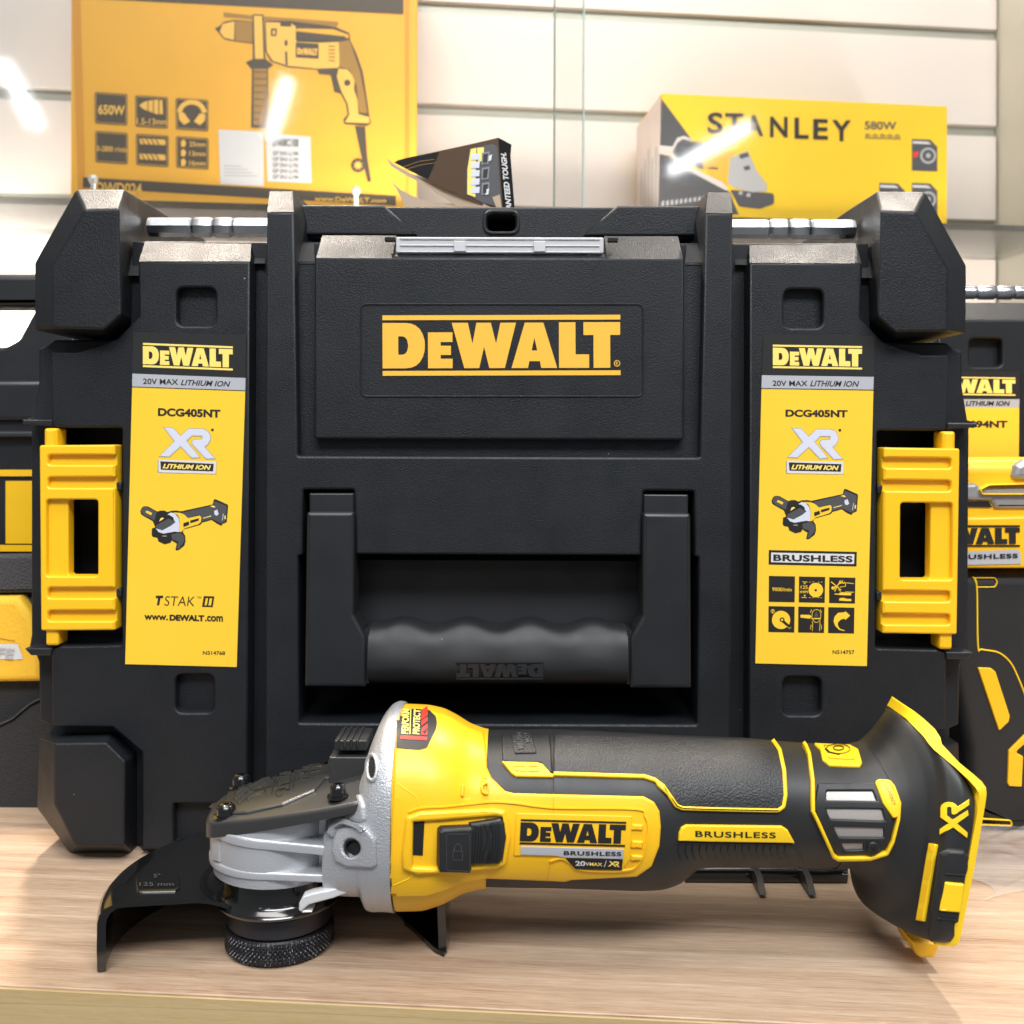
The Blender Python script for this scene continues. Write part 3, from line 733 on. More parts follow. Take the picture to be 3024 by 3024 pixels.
mb.build('stacking_rail', case)

# ---- stickers
def T(mb, mp, cf, s, x0, yb, x1, yt, h, mat, sl=0.0, **kw):
    """text in crop coordinates between x0..x1, baseline yb to top yt at x0, with slope sl"""
    bl, br, tl = cf((x0, yb), (x1, yb + (x1-x0)*sl), (x0 + (yb-yt)*0.0, yt)); text(mb, mp, s, bl, br, tl, h, mat, **kw)
def grinder_picture(mb, mp, tf, h):
    def P(mat, pts, dh=0): flat(mb, mp, [tf(pts)], h+dh, mat)
    P(M['ink'], [(95,380,40),(140,290,60),(240,290,60),(420,390),(480,370,80),(560,370,60),(610,400),(690,375),(780,370),(870,385),(1470,255),(1495,160),(1530,155),(1760,260,20),(1765,300),(1740,590),(1660,625),(1640,660),(1560,625),(1450,550),(1270,600),(1240,640),(920,730),(905,780),(950,850,30),(955,960),(930,1040),(830,1120),(780,1130),(765,1110),(790,1000),(690,940),(670,985),(560,1015),(440,960),(420,890),(330,870,20),(310,830),(318,710),(380,690),(330,570),(150,470,40),(110,440)])
    P(M['grey'], [(110,380,40),(150,300,50),(230,300,50),(410,400),(370,560),(160,455)], .0001)
    P(M['grey'], [(890,410),(1470,275),(1510,190),(1740,285),(1720,570),(1640,620),(1450,530),(1260,580),(1250,470),(1200,455),(1000,510)], .0001)
    P(M['grey'], [(690,820),(870,790),(930,860),(935,960),(830,1100),(785,1105),(820,960),(700,920)], .0001)
    P(M['slv'], [(610,450),(680,405),(760,430),(830,520),(850,640),(830,780),(760,770),(640,790),(540,810),(450,780),(390,710),(520,745),(680,660),(770,590),(740,560),(725,500),(650,455)], .00015)
    P(M['stk'], [(720,405),(860,415),(940,450),(1010,515),(1220,465),(1255,490),(1250,590),(1200,630),(940,710),(880,775),(830,775),(855,650),(840,520),(800,450)], .0001)
    P(M['stk'], [(195,390,15),(225,370,15),(325,415,15),(305,460,15),(205,410,15)], .00015)
    P(M['lyel'], [(460,580),(480,520),(520,500),(550,520)], .00015)
    P(M['grey'], [(395,700),(400,650),(640,520),(770,590),(680,650),(520,740)], .0002)
    P(M['ink'], [(600,460),(680,440),(740,480),(730,570),(660,560),(610,500)], .0001)
    P(M['ink'], [(915,610),(1020,575),(1030,640),(920,685)], .0002)
    P(M['ink'], [(1045,560),(1215,515),(1210,560),(1050,610)], .0002)
    P(M['slv'], [(1500,380),(1560,350),(1590,440),(1550,470),(1510,450)], .0002)
    P(M['lyel'], [(1420,290),(1480,275),(1530,300),(1510,315)], .0002); P(M['lyel'], [(1700,470),(1725,465),(1720,530),(1695,535)], .0002)
    P(M['lyel'], [(1290,510),(1450,465),(1450,480),(1290,525)], .0002); P(M['slv'], [(1670,430),(1682,430),(1660,560),(1650,560)], .0002)
    P(M['slvd'], [(510,845),(600,840),(600,870),(520,865)], .0002)
def sticker(right):
    mb = MB(); d = -0.0002; mp = PM(FC, d)
    if not right:
        cf = C_; q = [(692,140),(1278,158),(1228,1878),(650,1863)]
        a0, a1, b0, b1 = (687,357), (1274,380), (686,428), (1272,448)
        lg = ((742,198),(1208,216),(742,323))
    else:
        cf = R_; q = [(248,138),(777,148),(740,1718),(210,1705)]
        a0, a1, b0, b1 = (241,335), (773,343), (239,400), (771,408)
        lg = ((293,190),(717,197),(293,301))
    raised(mb, mp, [cf(q[0], q[1], a1, a0)], 0.0002, M['stkb'], 0, -0.0001)
    raised(mb, mp, [cf(a0, a1, b1, b0)], 0.0002, M['stkg'], 0, -0.0001)
    raised(mb, mp, [cf(b0, b1, q[2], q[3])], 0.0002, M['stk'], 0, -0.0001)
    h = 0.00028
    flat(mb, mp, [cf((b0[0], b0[1]-4), (b1[0], b1[1]-4), b1, b0)], h, M['ink'])
    logo(mb, mp, cf(lg[0])[0], cf(lg[1])[0], cf(lg[2])[0], h, M['lyel'])
    k = 1.0 if not right else 0.91
    if not right:
        T(mb, mp, cf, '20V MAX', 743, 411, 925, 382, h, M['ink'], 0.025, bold=0.016); T(mb, mp, cf, 'LITHIUM ION', 938, 417, 1196, 388, h, M['ink'], 0.035, bold=0.018, shear=0.3)
        T(mb, mp, cf, 'DCG405NT', 820, 577, 1144, 535, h, M['ink'], 0.028, bold=0.045)
        tf = GP; ox, oy = 0, 0
        x0 = XRc((220,560),(1600,575),(220,1340))
        T(mb, mp, cf, 'T', 808, 1558, 848, 1508, h, M['ink'], 0, bold=0.06, shear=0.2); T(mb, mp, cf, 'STAK', 853, 1560, 1010, 1510, h, M['ink'], 0.02, bold=-0.005, shear=0.15)
        T(mb, mp, cf, 'TM', 1022, 1524, 1044, 1512, h, M['ink'], 0, bold=0.0)
        P = cf((1058,1510),(1112,1512),(1104,1568),(1048,1566)); hol = [cf((1068,1520),(1080,1520),(1073,1558),(1061,1558)), cf((1088,1521),(1102,1521),(1095,1559),(1081,1559))]
        flat(mb, mp, [P] + hol, h, M['ink'])
        T(mb, mp, cf, 'www.', 749, 1634, 872, 1608, h, M['ink'], 0.02, bold=0.035); T(mb, mp, cf, 'DEWALT', 880, 1638, 1060, 1606, h, M['ink'], 0.02, bold=0.06); T(mb, mp, cf, '.com', 1064, 1642, 1157, 1612, h, M['ink'], 0.02, bold=0.035)
        T(mb, mp, cf, 'N514768', 1053, 1814, 1168, 1794, h, M['ink'], 0.02, bold=0.02)
        shf = (0.0, 0.0, 1.0)
    else:
        T(mb, mp, cf, '20V MAX', 292, 386, 458, 360, h, M['ink'], 0.01, bold=0.016); T(mb, mp, cf, 'LITHIUM ION', 470, 388, 704, 360, h, M['ink'], 0.012, bold=0.018, shear=0.3)
        T(mb, mp, cf, 'DCG405NT', 353, 533, 648, 498, h, M['ink'], 0.01, bold=0.045)
        shf = (1.0, 0, 0)
    # silver emblem and LITHIUM ION plate
    def xf(pts):
        p = XRc(*pts)
        if not right: return p
        # left emblem (303..404, 805..864) px -> right emblem (1489..1589, 806..866)
        return [((q_[0]-303.2)*0.985 + 1488.0, (q_[1]-805.0)*1.0 + 806.8 - (q_[0]-303)*0.012) + tuple(q_[2:]) for q_ in p]
    e = xf([(205,535),(1625,545),(205,1360)]); e2 = xf([(220,560),(1600,570),(220,1340)])
    L = emap(EXR, e2[0], e2[1], e2[2]); L = orient([L])[0]
    flat(mb, mp, [offset(L, -1.9)], h, M['slvd']); flat(mb, mp, [offset(L, -1.1)], h+.00008, M['wht']); flat(mb, mp, [L], h+.00016, M['slv'])
    flat(mb, mp, [xf([(150,1380,20),(1665,1430,20),(1660,1760,20),(140,1720,20)])], h, M['slvd']); flat(mb, mp, [xf([(165,1380,20),(1660,1430,20),(1650,1750,20),(165,1710,20)])], h+.00008, M['wht'])
    flat(mb, mp, [xf([(215,1425),(1600,1490),(1580,1685),(230,1640)])], h+.00016, M['ink'])
    b = xf([(275,1608),(1530,1650),(275,1485)]); text(mb, mp, 'LITHIUM ION', b[0], b[1], b[2], h+.00024, M['lyel'], shear=0.3, bold=0.04)
    flat(mb, mp, [xf(circ(1560,610,36,14))], h, M['ink'])
    if not right: tf = lambda pts: GP(*pts)
    else: tf = lambda pts: [((q_[0]-264.7)*0.985 + 1455.0, (q_[1]-942.0)*0.985 + 922.5) + tuple(q_[2:]) for q_ in GP(*pts)]
    grinder_picture(mb, mp, tf, h)
    if right:
        flat(mb, mp, [IC((235,142),(1755,172),(1750,425),(230,392))], h, M['ink']); flat(mb, mp, [IC((275,185),(1712,213),(1705,382),(272,350))], h+.0001, M['wht'])
        T(mb, mp, IC, 'BRUSHLESS', 310, 328, 1680, 215, h+.0002, M['ink'], 0.02, bold=0.035, space=1.05)
        for (x, y) in ((232,588),(752,598),(1275,610),(226,1110),(740,1118),(1258,1128)):
            flat(mb, mp, [IC((x+4,y),(x+456,y+9),(x+448,y+456),(x,y+448))], h, M['ink'])
        Y = M['stk']; h2 = h+.0001
        def Q(*pts, m=Y, hh=None): flat(mb, mp, [IC(*pts)], hh or h2, m)
        T(mb, mp, IC, '9000/min', 290, 850, 630, 785, h2, Y, 0.02, bold=0.01)
        Q(*circ(1045,832,126,28)); Q(*circ(1043,834,22,12), m=M['ink'], hh=h2+.0001)
        T(mb, mp, IC, '125', 785, 815, 905, 752, h2, Y, 0, bold=0.01); T(mb, mp, IC, 'mm', 770, 885, 905, 845, h2, Y, 0, bold=0.01)
        Q((810,685),(900,688),(900,698),(810,695)); Q((850,698),(872,728),(832,728)); Q((795,955),(890,958),(890,968),(795,965)); Q((850,952),(875,918),(832,918))
        for x in (930,985,1080,1130): Q((x,690),(x+28,690),(x+28,698),(x,698)); Q((x-5,960),(x+23,960),(x+23,968),(x-5,968))
        for a, b_, w in (((1310,690),(1480,830),16),((1470,665),(1370,855),16),((1330,800),(1400,770),26),((1440,720),(1510,690),30),((1560,705),(1700,722),10),((1560,705),(1555,770),10),((1555,770),(1460,780),10),((1430,820),(1480,860),10),((1550,865),(1700,870),12),((1370,900),(1450,905),18)):
            A = IC(a, b_); flat(mb, mp, stroke(A, w*IC.k), h2, Y)
        for c in ((1345,795),(1520,690)): flat(mb, mp, stroke(IC(*circ(c[0], c[1], 24, 14)[:11]), 14*IC.k), h2, Y)
        Q((1450,880,10),(1500,870),(1660,885,10),(1655,925,10),(1440,918,10)); Q((1450,975,15),(1520,965),(1580,985),(1660,985,15),(1660,1025,10),(1445,1015,10))
        Q(*circ(445,1348,158,32)); T(mb, mp, IC, '?', 285, 1225, 318, 1170, h2, Y, 0, bold=0.02); flat(mb, mp, stroke(IC(*circ(302,1198,32,18)), 7*IC.k, True), h2, Y)
        flat(mb, mp, stroke(IC((480,1370),(600,1480)), 46*IC.k), h2+.0001, M['ink']); flat(mb, mp, stroke(IC(*circ(462,1345,32,14)), 20*IC.k, True), h2+.0001, M['ink']); flat(mb, mp, stroke(IC((540,1450),(585,1500),(615,1470)), 6*IC.k), h2+.0002, Y)
        Q((780,1258,12),(940,1262),(970,1280),(970,1305),(930,1325),(780,1308,12))
        for pth in ([(985,1320),(980,1250),(1000,1195),(1055,1168),(1110,1195),(1130,1250),(1125,1320),(1100,1370),(1055,1392),(1010,1370),(985,1320)], [(960,1330),(990,1320)], [(975,1375),(990,1400),(985,1540)], [(1125,1370),(1115,1400),(1112,1540)], [(950,1225),(975,1165)], [(1150,1225),(1120,1160)], [(965,1430),(950,1510)], [(1135,1430),(1145,1510)]):
            flat(mb, mp, stroke(smooth_path(IC(*pth), 3), 9*IC.k), h2, Y)
        Q((985,1315),(1120,1315),(1120,1335),(985,1335)); flat(mb, mp, [IC((1010,1300),(1050,1190),(1100,1290))], h2, M['grey'])
        a = IC(*[(1545,1540),(1450,1520),(1380,1450),(1350,1370),(1370,1290),(1430,1225),(1545,1215),(1555,1195),(1640,1275),(1552,1350),(1545,1325),(1480,1340),(1430,1390),(1425,1440),(1460,1500),(1545,1530)])
        flat(mb, mp, [a], h2, Y)
        T(mb, mp, R_, 'N514757', 577, 1661, 681, 1642, h, M['ink'], 0.005, bold=0.02)
    mb.build('product_sticker', case, label='tall yellow and black product sticker ' + ('with six pictograms on the right panel' if right else 'with web address on the left panel'))
sticker(False); sticker(True)
# ------------------------------------------------------------------ angle grinder
FG = Frame(0, 0.407, 0, 0)
gr = thing('angle_grinder', 'cordless yellow and black angle grinder with grey metal head lying in front of the case', 'angle grinder', FG)
def body_loft(stations, n=72, sub=7, shrink=0.95, mat=None, cap0=True, cap1=True):
    """stations: (Tx,Ty,Bx,By,hy,pow,yc)"""
    st = []
    for s in stations:
        if s[0] == 'L':
            _, xt, zt_, xb, zb_, hy_, pw_, bow_, tp_ = s; st.append(((xt+xb)/2, (zt_+zb_)/2, (xt-xb)/2, (zt_-zb_)/2, hy_, pw_, 0.0, bow_, tp_)); continue
        s = list(s) + [2.3, 0.0][len(s)-5:] if len(s) < 7 else list(s)
        md = s[7] if len(s) > 7 else 0.0
        t = FG.pt(s[0], s[1], md); b = FG.pt(s[2], s[3], md)
        xk = s[9] if len(s) > 9 else -0.85
        t.x = FG.pt(s[0], s[1], s[4]*xk).x; b.x = FG.pt(s[2], s[3], s[4]*xk).x
        m = (t+b)/2; st.append((m.x, m.z, (t.x-b.x)/2*shrink, (t.z-b.z)/2*shrink, s[4], s[5], s[6], s[8] if len(s) > 8 else 0.0, 0.0))
    rows = []
    for i in range(len(st)-1):
        p0, p1, p2, p3 = st[max(0, i-1)], st[i], st[i+1], st[min(len(st)-1, i+2)]
        for j in range(sub):
            t = j/sub
            cr_ = [0.5*(2*b + (c-a)*t + (2*a-5*b+4*c-d)*t*t + (3*b-a-3*c+d)*t**3) for a, b, c, d in zip(p0, p1, p2, p3)]
            li = [b+(c-b)*t for b, c in zip(p1, p2)]
            rows.append([0.6*x+0.4*y for x, y in zip(cr_, li)])
    rows.append(list(st[-1])); rings = []
    for (x, z, ax, az, hy, pw, yc, bow, tp) in rows:
        ring = []
        for k in range(n):
            a = 2*PI*k/n; ca, sa = math.cos(a), math.sin(a)
            c = math.copysign(abs(ca)**(2/pw), ca); s_ = math.copysign(abs(sa)**(2/pw), sa)
            ring.append(Vector((x + ax*s_ + bow*abs(ca)**1.3, yc - hy*c*(1 - tp*max(0.0, s_)**1.5), z + az*s_)))
        rings.append(ring)
    mb = MB(); skin(mb, rings[::-1], mat, True, cap0, cap1); return mb
# yellow motor housing
HS = [(741,1331,741,1700,.0365,2.5),(744,1329,744,1702,.0368,2.5),(790,1331,790,1701,.0365,2.5),(824,1337,812,1697,.0360,2.4),(852,1350,838,1688,.0345,2.4),(880,1365,868,1675,.0325,2.3),(905,1374,895,1668,.0312,2.3),(918,1377,916,1665,.0306,2.3)]
mh = body_loft(HS, mat=M['yelg'], n=110)
hous = mh.build('motor_housing', gr, angle=60)
BS = [(900,1379,900,1662,.0298),(960,1378,960,1664,.0298),(1040,1377,1040,1665,.0298),(1130,1380,1130,1668,.0295),(1214,1384,1214,1671,.029),(1255,1386,1258,1669,.0285),(1290,1388,1292,1658,.0275),(1325,1390,1325,1632,.0262),(1360,1391,1360,1628,.0258),(1437,1394,1437,1628,.0255),(1519,1401,1519,1628,.0253),(1600,1406,1600,1628,.0252)]
bb = body_loft(BS, mat=M['rub'], n=110)
body = bb.build('handle_body', gr, angle=60)
# battery foot
FS = [('L',.1245,.0780,.1245,.0334,.0252,2.3,0,0),('L',.133,.0780,.132,.0334,.0253,2.3,0,0),('L',.1405,.0795,.1360,.0290,.0257,2.3,.003,0),('L',.1455,.0845,.1370,.0215,.0268,2.5,.0060,.05),('L',.1490,.0895,.1388,.0178,.0290,2.8,.0085,.15),('L',.1525,.0925,.1418,.0165,.0330,3.6,.0080,.35),('L',.1570,.0890,.1470,.0160,.0368,5,.0045,.28),('L',.1640,.0810,.1530,.0160,.0379,7,.001,.10),('L',.1690,.0745,.1580,.0170,.0379,7,0,.05)]
fb = body_loft(FS, mat=M['rub'], n=110, shrink=0.955)
foot = fb.build('battery_mount', gr, angle=60)
both = MB()
for q in (mh, bb, fb): both.add(q.v, q.f, M['rub'])
SG = SM(FG, both, -0.02)
# yellow side panel over the handle
mb = MB()
panel = G2((330,190),(400,186),(550,200),(630,228),(735,285),(826,318),(838,400),(848,520,12),(872,575,14),(950,650,16),(1000,662),(1740,680,30),(1800,712,30),(1830,765,20),(1838,850,20),(1830,960,30),(1785,1075,30),(1700,1132,30),(1330,1150),(1290,1160),(1200,1155),(850,1142),(700,1172),(600,1215),(500,1245),(290,1248),(305,800))
raised(mb, SG, [panel], 0.0011, M['yelg'], 0.0009, -0.001, grid=9)
SP = SM(FG, mb, -0.03)
mb.build('side_panel', gr, angle=50, label='yellow side panel')
SA = MB(); SA.add(both.v, both.f, M['rub']); SA.add(mb.v, mb.f, M['rub']); SA = SM(FG, SA, -0.02)
# ridges on the panel: border bead, engraved lines
mb = MB()
bead = smooth_path(G2((395,770),(470,745),(600,738),(760,722),(860,712),(1000,718),(1230,745),(1690,752),(1745,790),(1765,850),(1752,960),(1710,1060),(1640,1098),(1400,1095),(1330,1060),(1270,1030),(1200,1050)), 5)
raised(mb, SA, stroke(bead, 3.2), 0.0007, M['yelg'], 0.0006, -0.0006, grid=10)
frame = G2((385,790,30),(470,762,20),(880,745,10),(950,760,14),(975,900,30),(950,1060,16),(900,1085,10),(450,1118,30),(365,1090,30),(362,1000))
fh = G2((427,822,8),(560,815),(900,790,8),(945,800,14),(960,900,30),(935,1035,10),(900,1045,8),(560,1080),(422,1073,6))
raised(mb, SA, [frame, fh], 0.0018, M['yelg'], 0.0012, -0.0008, grid=10)
for a in ([(313,590),(440,680),(462,735)], [(285,1200),(400,1150),(440,1115)]): raised(mb, SA, stroke(G2(*a), 1.6), 0.0002, M['yelr'], 0.0001, -0.0003, grid=10)
# switch legend I and O
raised(mb, SA, [G2((696,615,5),(712,615,5),(710,680,5),(694,680,5))], 0.0012, M['yelg'], 0.0004, -0.0004, grid=8)
raised(mb, SA, [G2(*circ(834,637,25,20,ry=35)), G2(*circ(834,637,13,20,ry=23))], 0.0012, M['yelg'], 0.0003, -0.0004)
# grip ribs at the right end of the panel
for (a, b) in ((835,868),(928,968),(1010,1040)): raised(mb, SA, [G2((1672,a,4),(1738,a+4,4),(1732,b+4,4),(1664,b,4))], 0.0009, M['yelg'], 0.0006, -0.0006, grid=8)
mb.build('panel_ridges', gr, angle=50)
# switch
mb = MB()
flat(mb, SA, [G2((428,824),(490,820),(480,1015),(424,1012))], 0.0003, M['void'], 9)
raised(mb, SA, [G2((742,825),(780,820),(925,798,14),(945,820,10),(955,900,20),(935,1020,14),(915,1040,8),(760,1045),(740,1040))], 0.0030, M['rub'], 0.0009, -0.001, grid=9)
raised(mb, SA, [G2((562,860,6),(580,845,6),(740,838,8),(755,850,6),(745,1055,8),(735,1075,8),(570,1078,8),(558,1065,6))], 0.0048, M['rub'], 0.0010, -0.001, grid=9)
for k in range(9):
    x = 772 + k*18; raised(mb, SA, stroke(G2((x,835-k*2),(x+4,930),(x-8,1032)), 2.6), 0.0036, M['rub'], 0.0004, 0.002, grid=14)
lock = stroke(G2(*rect(630,960,682,1005,6)), 1.0, True); flat(mb, SA, lock, 0.0052, M['grey'], 9)
flat(mb, SA, stroke(G2((636,958),(638,930),(656,918),(674,930),(676,958)), 1.0), 0.0052, M['grey'], 9)
flat(mb, SA, stroke([p[:2] for p in rnd(G2(*rect(596,868,730,1058,14)))], 0.7, True), 0.0052, M['grey'], 9)
mb.build('slide_switch', gr, angle=50)
# brand plate
mb = MB()
pl = GL((205,95,18),(700,105),(1775,135,12),(1770,300),(1745,720),(1640,868,20),(1000,845),(900,760,30),(800,690,40),(660,665),(170,670,20))
raised(mb, SA, [pl], 0.0006, M['yelg'], 0.0003, -0.0004, grid=9)
logo(mb, SA, GL((267,172))[0], GL((1697,208))[0], GL((249,508))[0], 0.0008, M['ink'], grid=10)
raised(mb, SA, [GL((265,545,14),(290,538,10),(1664,575,4),(1650,703),(860,685),(740,660,30),(265,645,10))], 0.0009, M['stkg'], 0.0001, 0.0003, grid=9)
flat(mb, SA, [GL((870,690),(1650,706),(1635,850,8),(1010,835,20),(940,765,20))], 0.0009, M['ink'], 9)
b = GL((848,648),(1628,664),(850,592)); text(mb, SA, 'BRUSHLESS', b[0], b[1], b[2], 0.00105, M['ink'], bold=0.03, space=1.1)
b = GL((1005,785),(1140,790),(1005,722)); text(mb, SA, '20', b[0], b[1], b[2], 0.0011, M['wht'], bold=0.03)
b = GL((1143,786),(1190,788),(1143,740)); text(mb, SA, 'V', b[0], b[1], b[2], 0.0011, M['wht'], bold=0.03)
b = GL((1196,786),(1370,792),(1196,742)); text(mb, SA, 'MAX', b[0], b[1], b[2], 0.0011, M['lyel'], bold=0.02)
flat(mb, SA, [GL((1392,803),(1400,803),(1430,718),(1422,718))], 0.0011, M['wht'])
e = GL((1450,725),(1610,729),(1446,800)); flat(mb, SA, [emap(EXR, *e)], 0.0011, M['lyel'])
mb.build('brand_plate', gr, angle=50)
# red warning-style label on top of housing
mb = MB()
flat(mb, SA, [PP((264,168),(420,158),(590,172,10),(655,235,30),(668,300,30),(655,370),(600,480,20),(565,555,20),(490,578,10),(248,560,10),(255,300))], 0.0003, M['rub'], 7)
flat(mb, SA, [PP((295,435),(566,452),(562,486),(292,472))], 0.00045, M['red'], 7)
b = PP((372,422),(385,168),(298,418)); text(mb, SA, 'PERFORM', b[0], b[1], b[2], 0.00045, M['lyel'], bold=0.035)
b = PP((487,425),(500,170),(415,420)); text(mb, SA, 'PROTECT', b[0], b[1], b[2], 0.00045, M['lyel'], bold=0.035)
flat(mb, SA, [PP((383,422),(392,424),(402,165),(394,165))], 0.00045, M['lyel'], 7)
for y in (380,305,245,195): flat(mb, SA, [PP((508,y-20),(568,y-62),(570,y-20),(506,y+30))], 0.00045, M['red'], 7)
flat(mb, SA, [PP((505,385),(540,430),(503,430))], 0.00045, M['red']); flat(mb, SA, [PP((566,372),(566,430),(545,430))], 0.00045, M['red'])
mb.build('warning_label', gr, label='black label with red stripes and yellow lettering')
# rubber grip with yellow piping
mb = MB()
gl_ = G2((1225,557),(1740,572),(1800,590),(1850,625),(1895,690))
g3l = G3((60,533),(110,572),(165,652),(195,664),(680,674),(708,655),(718,600),(712,480),(690,380),(655,330))
pip = rpath([tuple(p) for p in gl_] + [p + (6,) for p in g3l], 4)
top = G3((600,328),(300,312),(0,300)) + G2((1700,345),(1300,335),(1228,332))
grp = [p[:2] for p in pip] + top
raised(mb, SG, [grp], 0.0009, M['rubt'], 0.0007, -0.0006, grid=9)
raised(mb, SG, [G2((930,335),(1205,332),(1222,550),(1190,545,20),(1150,495,14),(935,488))], 0.0009, M['rub'], 0.0007, -0.0006, grid=9)
raised(mb, SG, [G2((985,345,4),(1100,340,4),(1130,445,6),(1005,448,6))], 0.0015, M['rubt'], 0.0004, 0.0005, grid=9)
b = PP((1558,600),(1548,440),(1508,605)); text(mb, SG, 'BRUSH', b[0], b[1], b[2], 0.0018, M['grey'], bold=0.02)
b = PP((1632,540),(1618,440),(1585,542)); text(mb, SG, 'MOT', b[0], b[1], b[2], 0.0018, M['grey'], bold=0.01)
mb.build('rubber_grip', gr, angle=50)
mb = MB()
raised(mb, SG, stroke(pip, 7.2), 0.0015, M['yelr'], 0.0005, -0.0004, grid=12)
raised(mb, SG, [G2((930,490,3),(1130,494,10),(1165,505,8),(1212,555,8),(1228,558),(1228,577),(1010,572,10),(985,555,8))], 0.0014, M['yelr'], 0.0005, -0.0004, grid=9)
for a in ([(985,517),(1065,517),(1068,545),(1010,542)], [(1080,518),(1135,520),(1142,546),(1085,545)]): raised(mb, SG, stroke(G2(*a), 1.4, True), 0.0018, M['yelg'], 0.0003, 0.001, grid=12)
ln = G3((812,348),(824,365),(840,405),(856,530),(857,680),(880,725),(960,895),(985,908),(1150,906),(1232,885),(1262,830),(1290,720),(1298,640),(1270,560),(1250,537),(1178,534),(1218,640),(1268,705))
raised(mb, SG, stroke(rpath([tuple(p)+(5,) for p in ln], 4), 6.4), 0.0020, M['yelr'], 0.0005, -0.0004, grid=12)
raised(mb, SG, [G3((1178,534,4),(1250,537,8),(1297,635,8),(1292,700,4),(1268,712,3),(1222,645))], 0.0020, M['yelr'], 0.0005, -0.0004, grid=9)
for k in range(3): flat(mb, SG, stroke(G3((1232+k*10,570+k*27),(1248+k*10,572+k*27),(1254+k*10,590+k*27),(1238+k*10,588+k*27)), 1.0, True), 0.0022, M['boxmid'])
raised(mb, SG, [G3((862,342,5),(1050,350,8),(1092,372,10),(1110,440,8),(1098,461,8),(945,455,10),(908,425,10),(895,372,8))], 0.0010, M['yelr'], 0.0005, -0.0004, grid=8)
flat(mb, SG, stroke(G3((915,360),(1040,362),(1066,432),(940,424)), 0.8, True), 0.0013, M['ink']); flat(mb, SG, stroke(G3(*circ(988,378,62,22,ry=24)), 1.0, True), 0.0013, M['ink']); flat(mb, SG, stroke(G3(*circ(990,374,26,16,ry=11)), 1.6, True), 0.0013, M['ink'])
flat(mb, SG, [G3((925,372),(945,392),(1000,404),(990,410),(935,396),(918,378))], 0.0013, M['ink'])
raised(mb, SG, [G3((175,826,3),(178,790,10),(190,760,12),(215,746,10),(700,752,14),(730,772,8),(765,835,3))], 0.0012, M['yelr'], 0.0005, -0.0004, grid=9)
b = G3((257,802),(667,808),(257,773)); text(mb, SG, 'BRUSHLESS', b[0], b[1], b[2], 0.0014, M['ink'], bold=0.018, space=1.12)
mb.build('yellow_piping', gr, angle=50)
# textured thumb pad ribs
mb = MB()
for k in range(16):
    x = 185 + k*36; raised(mb, SG, stroke(G3((x,845),(x-8,880),(x+6,922)), 2.2), 0.0005, M['rub'], 0.0004, -0.0004, grid=14)
raised(mb, SG, stroke(G3((160,842),(768,848),(810,935)), 1.4), 0.0004, M['rub'], 0.0003, -0.0004, grid=12)
mb.build('thumb_ribs', gr)
# seams
mb = MB()
flat(mb, SA, stroke(G2((1203,330),(1222,480),(1225,655)), 0.8), 0.0016, M['void'], 12)
mb.build('seam_line', gr); mb = MB()
flat(mb, SA, stroke(G2((1225,662),(1224,775)), 0.6), 0.0013, M['boxmid'], 12); mb.build('seam_line', gr); mb = MB(); flat(mb, SA, stroke(G2((1205,1028),(1200,1090),(1185,1150)), 0.6), 0.0013, M['boxmid'], 12)
mb.build('seam_line', gr); mb = MB()
flat(mb, SG, stroke(G3((1140,352),(1185,410),(1225,480),(1255,530)), 0.9), 0.0003, M['void'], 12)
mb.build('seam_line', gr)
# air vent
mb = MB()
raised(mb, SG, [G3((884,540,4),(1172,540,4),(1232,660,6),(1262,715,4),(1240,845,14),(1190,890,10),(985,895,8),(955,860),(870,690),(868,640)), G3((928,580,4),(1160,580,4),(1180,628),(925,624)), G3((925,666),(1205,670),(1222,726),(945,716)), G3((962,756),(1215,762),(1216,808),(990,806)), G3((1004,838),(1112,838),(1112,868),(1020,872))], 0.0012, M['rub'], 0.0006, -0.0002, grid=9)
vg = mb.build('vent_grille', gr)
mb = MB(); flat(mb, SG, [G3((915,570),(1180,570),(1240,720),(1200,880),(1000,880),(915,700))], 0.0002, M['gauze'], 9); mb.build('gauze', vg)
mb = MB(); raised(mb, SG, [G3(*circ(1160,856,32,20))], 0.0022, M['rub'], 0.0006, 0, grid=None)
for a in (0.6, 0.6+PI/2): flat(mb, SG, stroke(G3((1160-18*math.cos(a),856-18*math.sin(a)),(1160+18*math.cos(a),856+18*math.sin(a))), 1.8), 0.0023, M['void'])
mb.build('vent_screw', vg)

SF = SM(FG, fb, -0.036)
mb = MB()
dF = -0.0375; mp = PM(FG, dF)
outer = BF((770,118,10),(800,112,10),(930,215,10),(962,262,10),(976,335,8),(1100,465),(1255,590,20),(1281,640,14),(1280,700,10),(1100,1640,20),(1065,1695,12),(960,1688),(945,1665),(1030,1650,14),(1055,1610,10),(1120,1270),(1232,720,10),(1232,655,14),(1070,492),(905,340),(825,262),(735,172,6))
pairs = [((775,112),(742,165),-.010),((800,118),(762,188),-.012),((860,165),(800,225),-.015),((935,235),(860,285),-.020),((970,290),(895,335),-.0225),((980,335),(930,375),-.0245),((1100,462),(1070,492),-.030),((1190,535),(1160,575),-.034),((1248,586),(1207,628),-.0365),((1276,625),(1228,662),-.0375),((1281,670),(1233,700),-.0378),((1270,750),(1222,780),-.0378),((1200,1160),(1152,1150),-.0378),((1110,1610),(1062,1575),-.0378),((1095,1665),(1050,1628),-.0378),((1065,1692),(1020,1655),-.0370),((1000,1692),(990,1652),-.036,.012),((940,1688),(938,1648),-.036,.005)]
rg = []
pairs = [tuple(p_) + ((-p_[2],) if len(p_) < 4 else ()) for p_ in pairs]
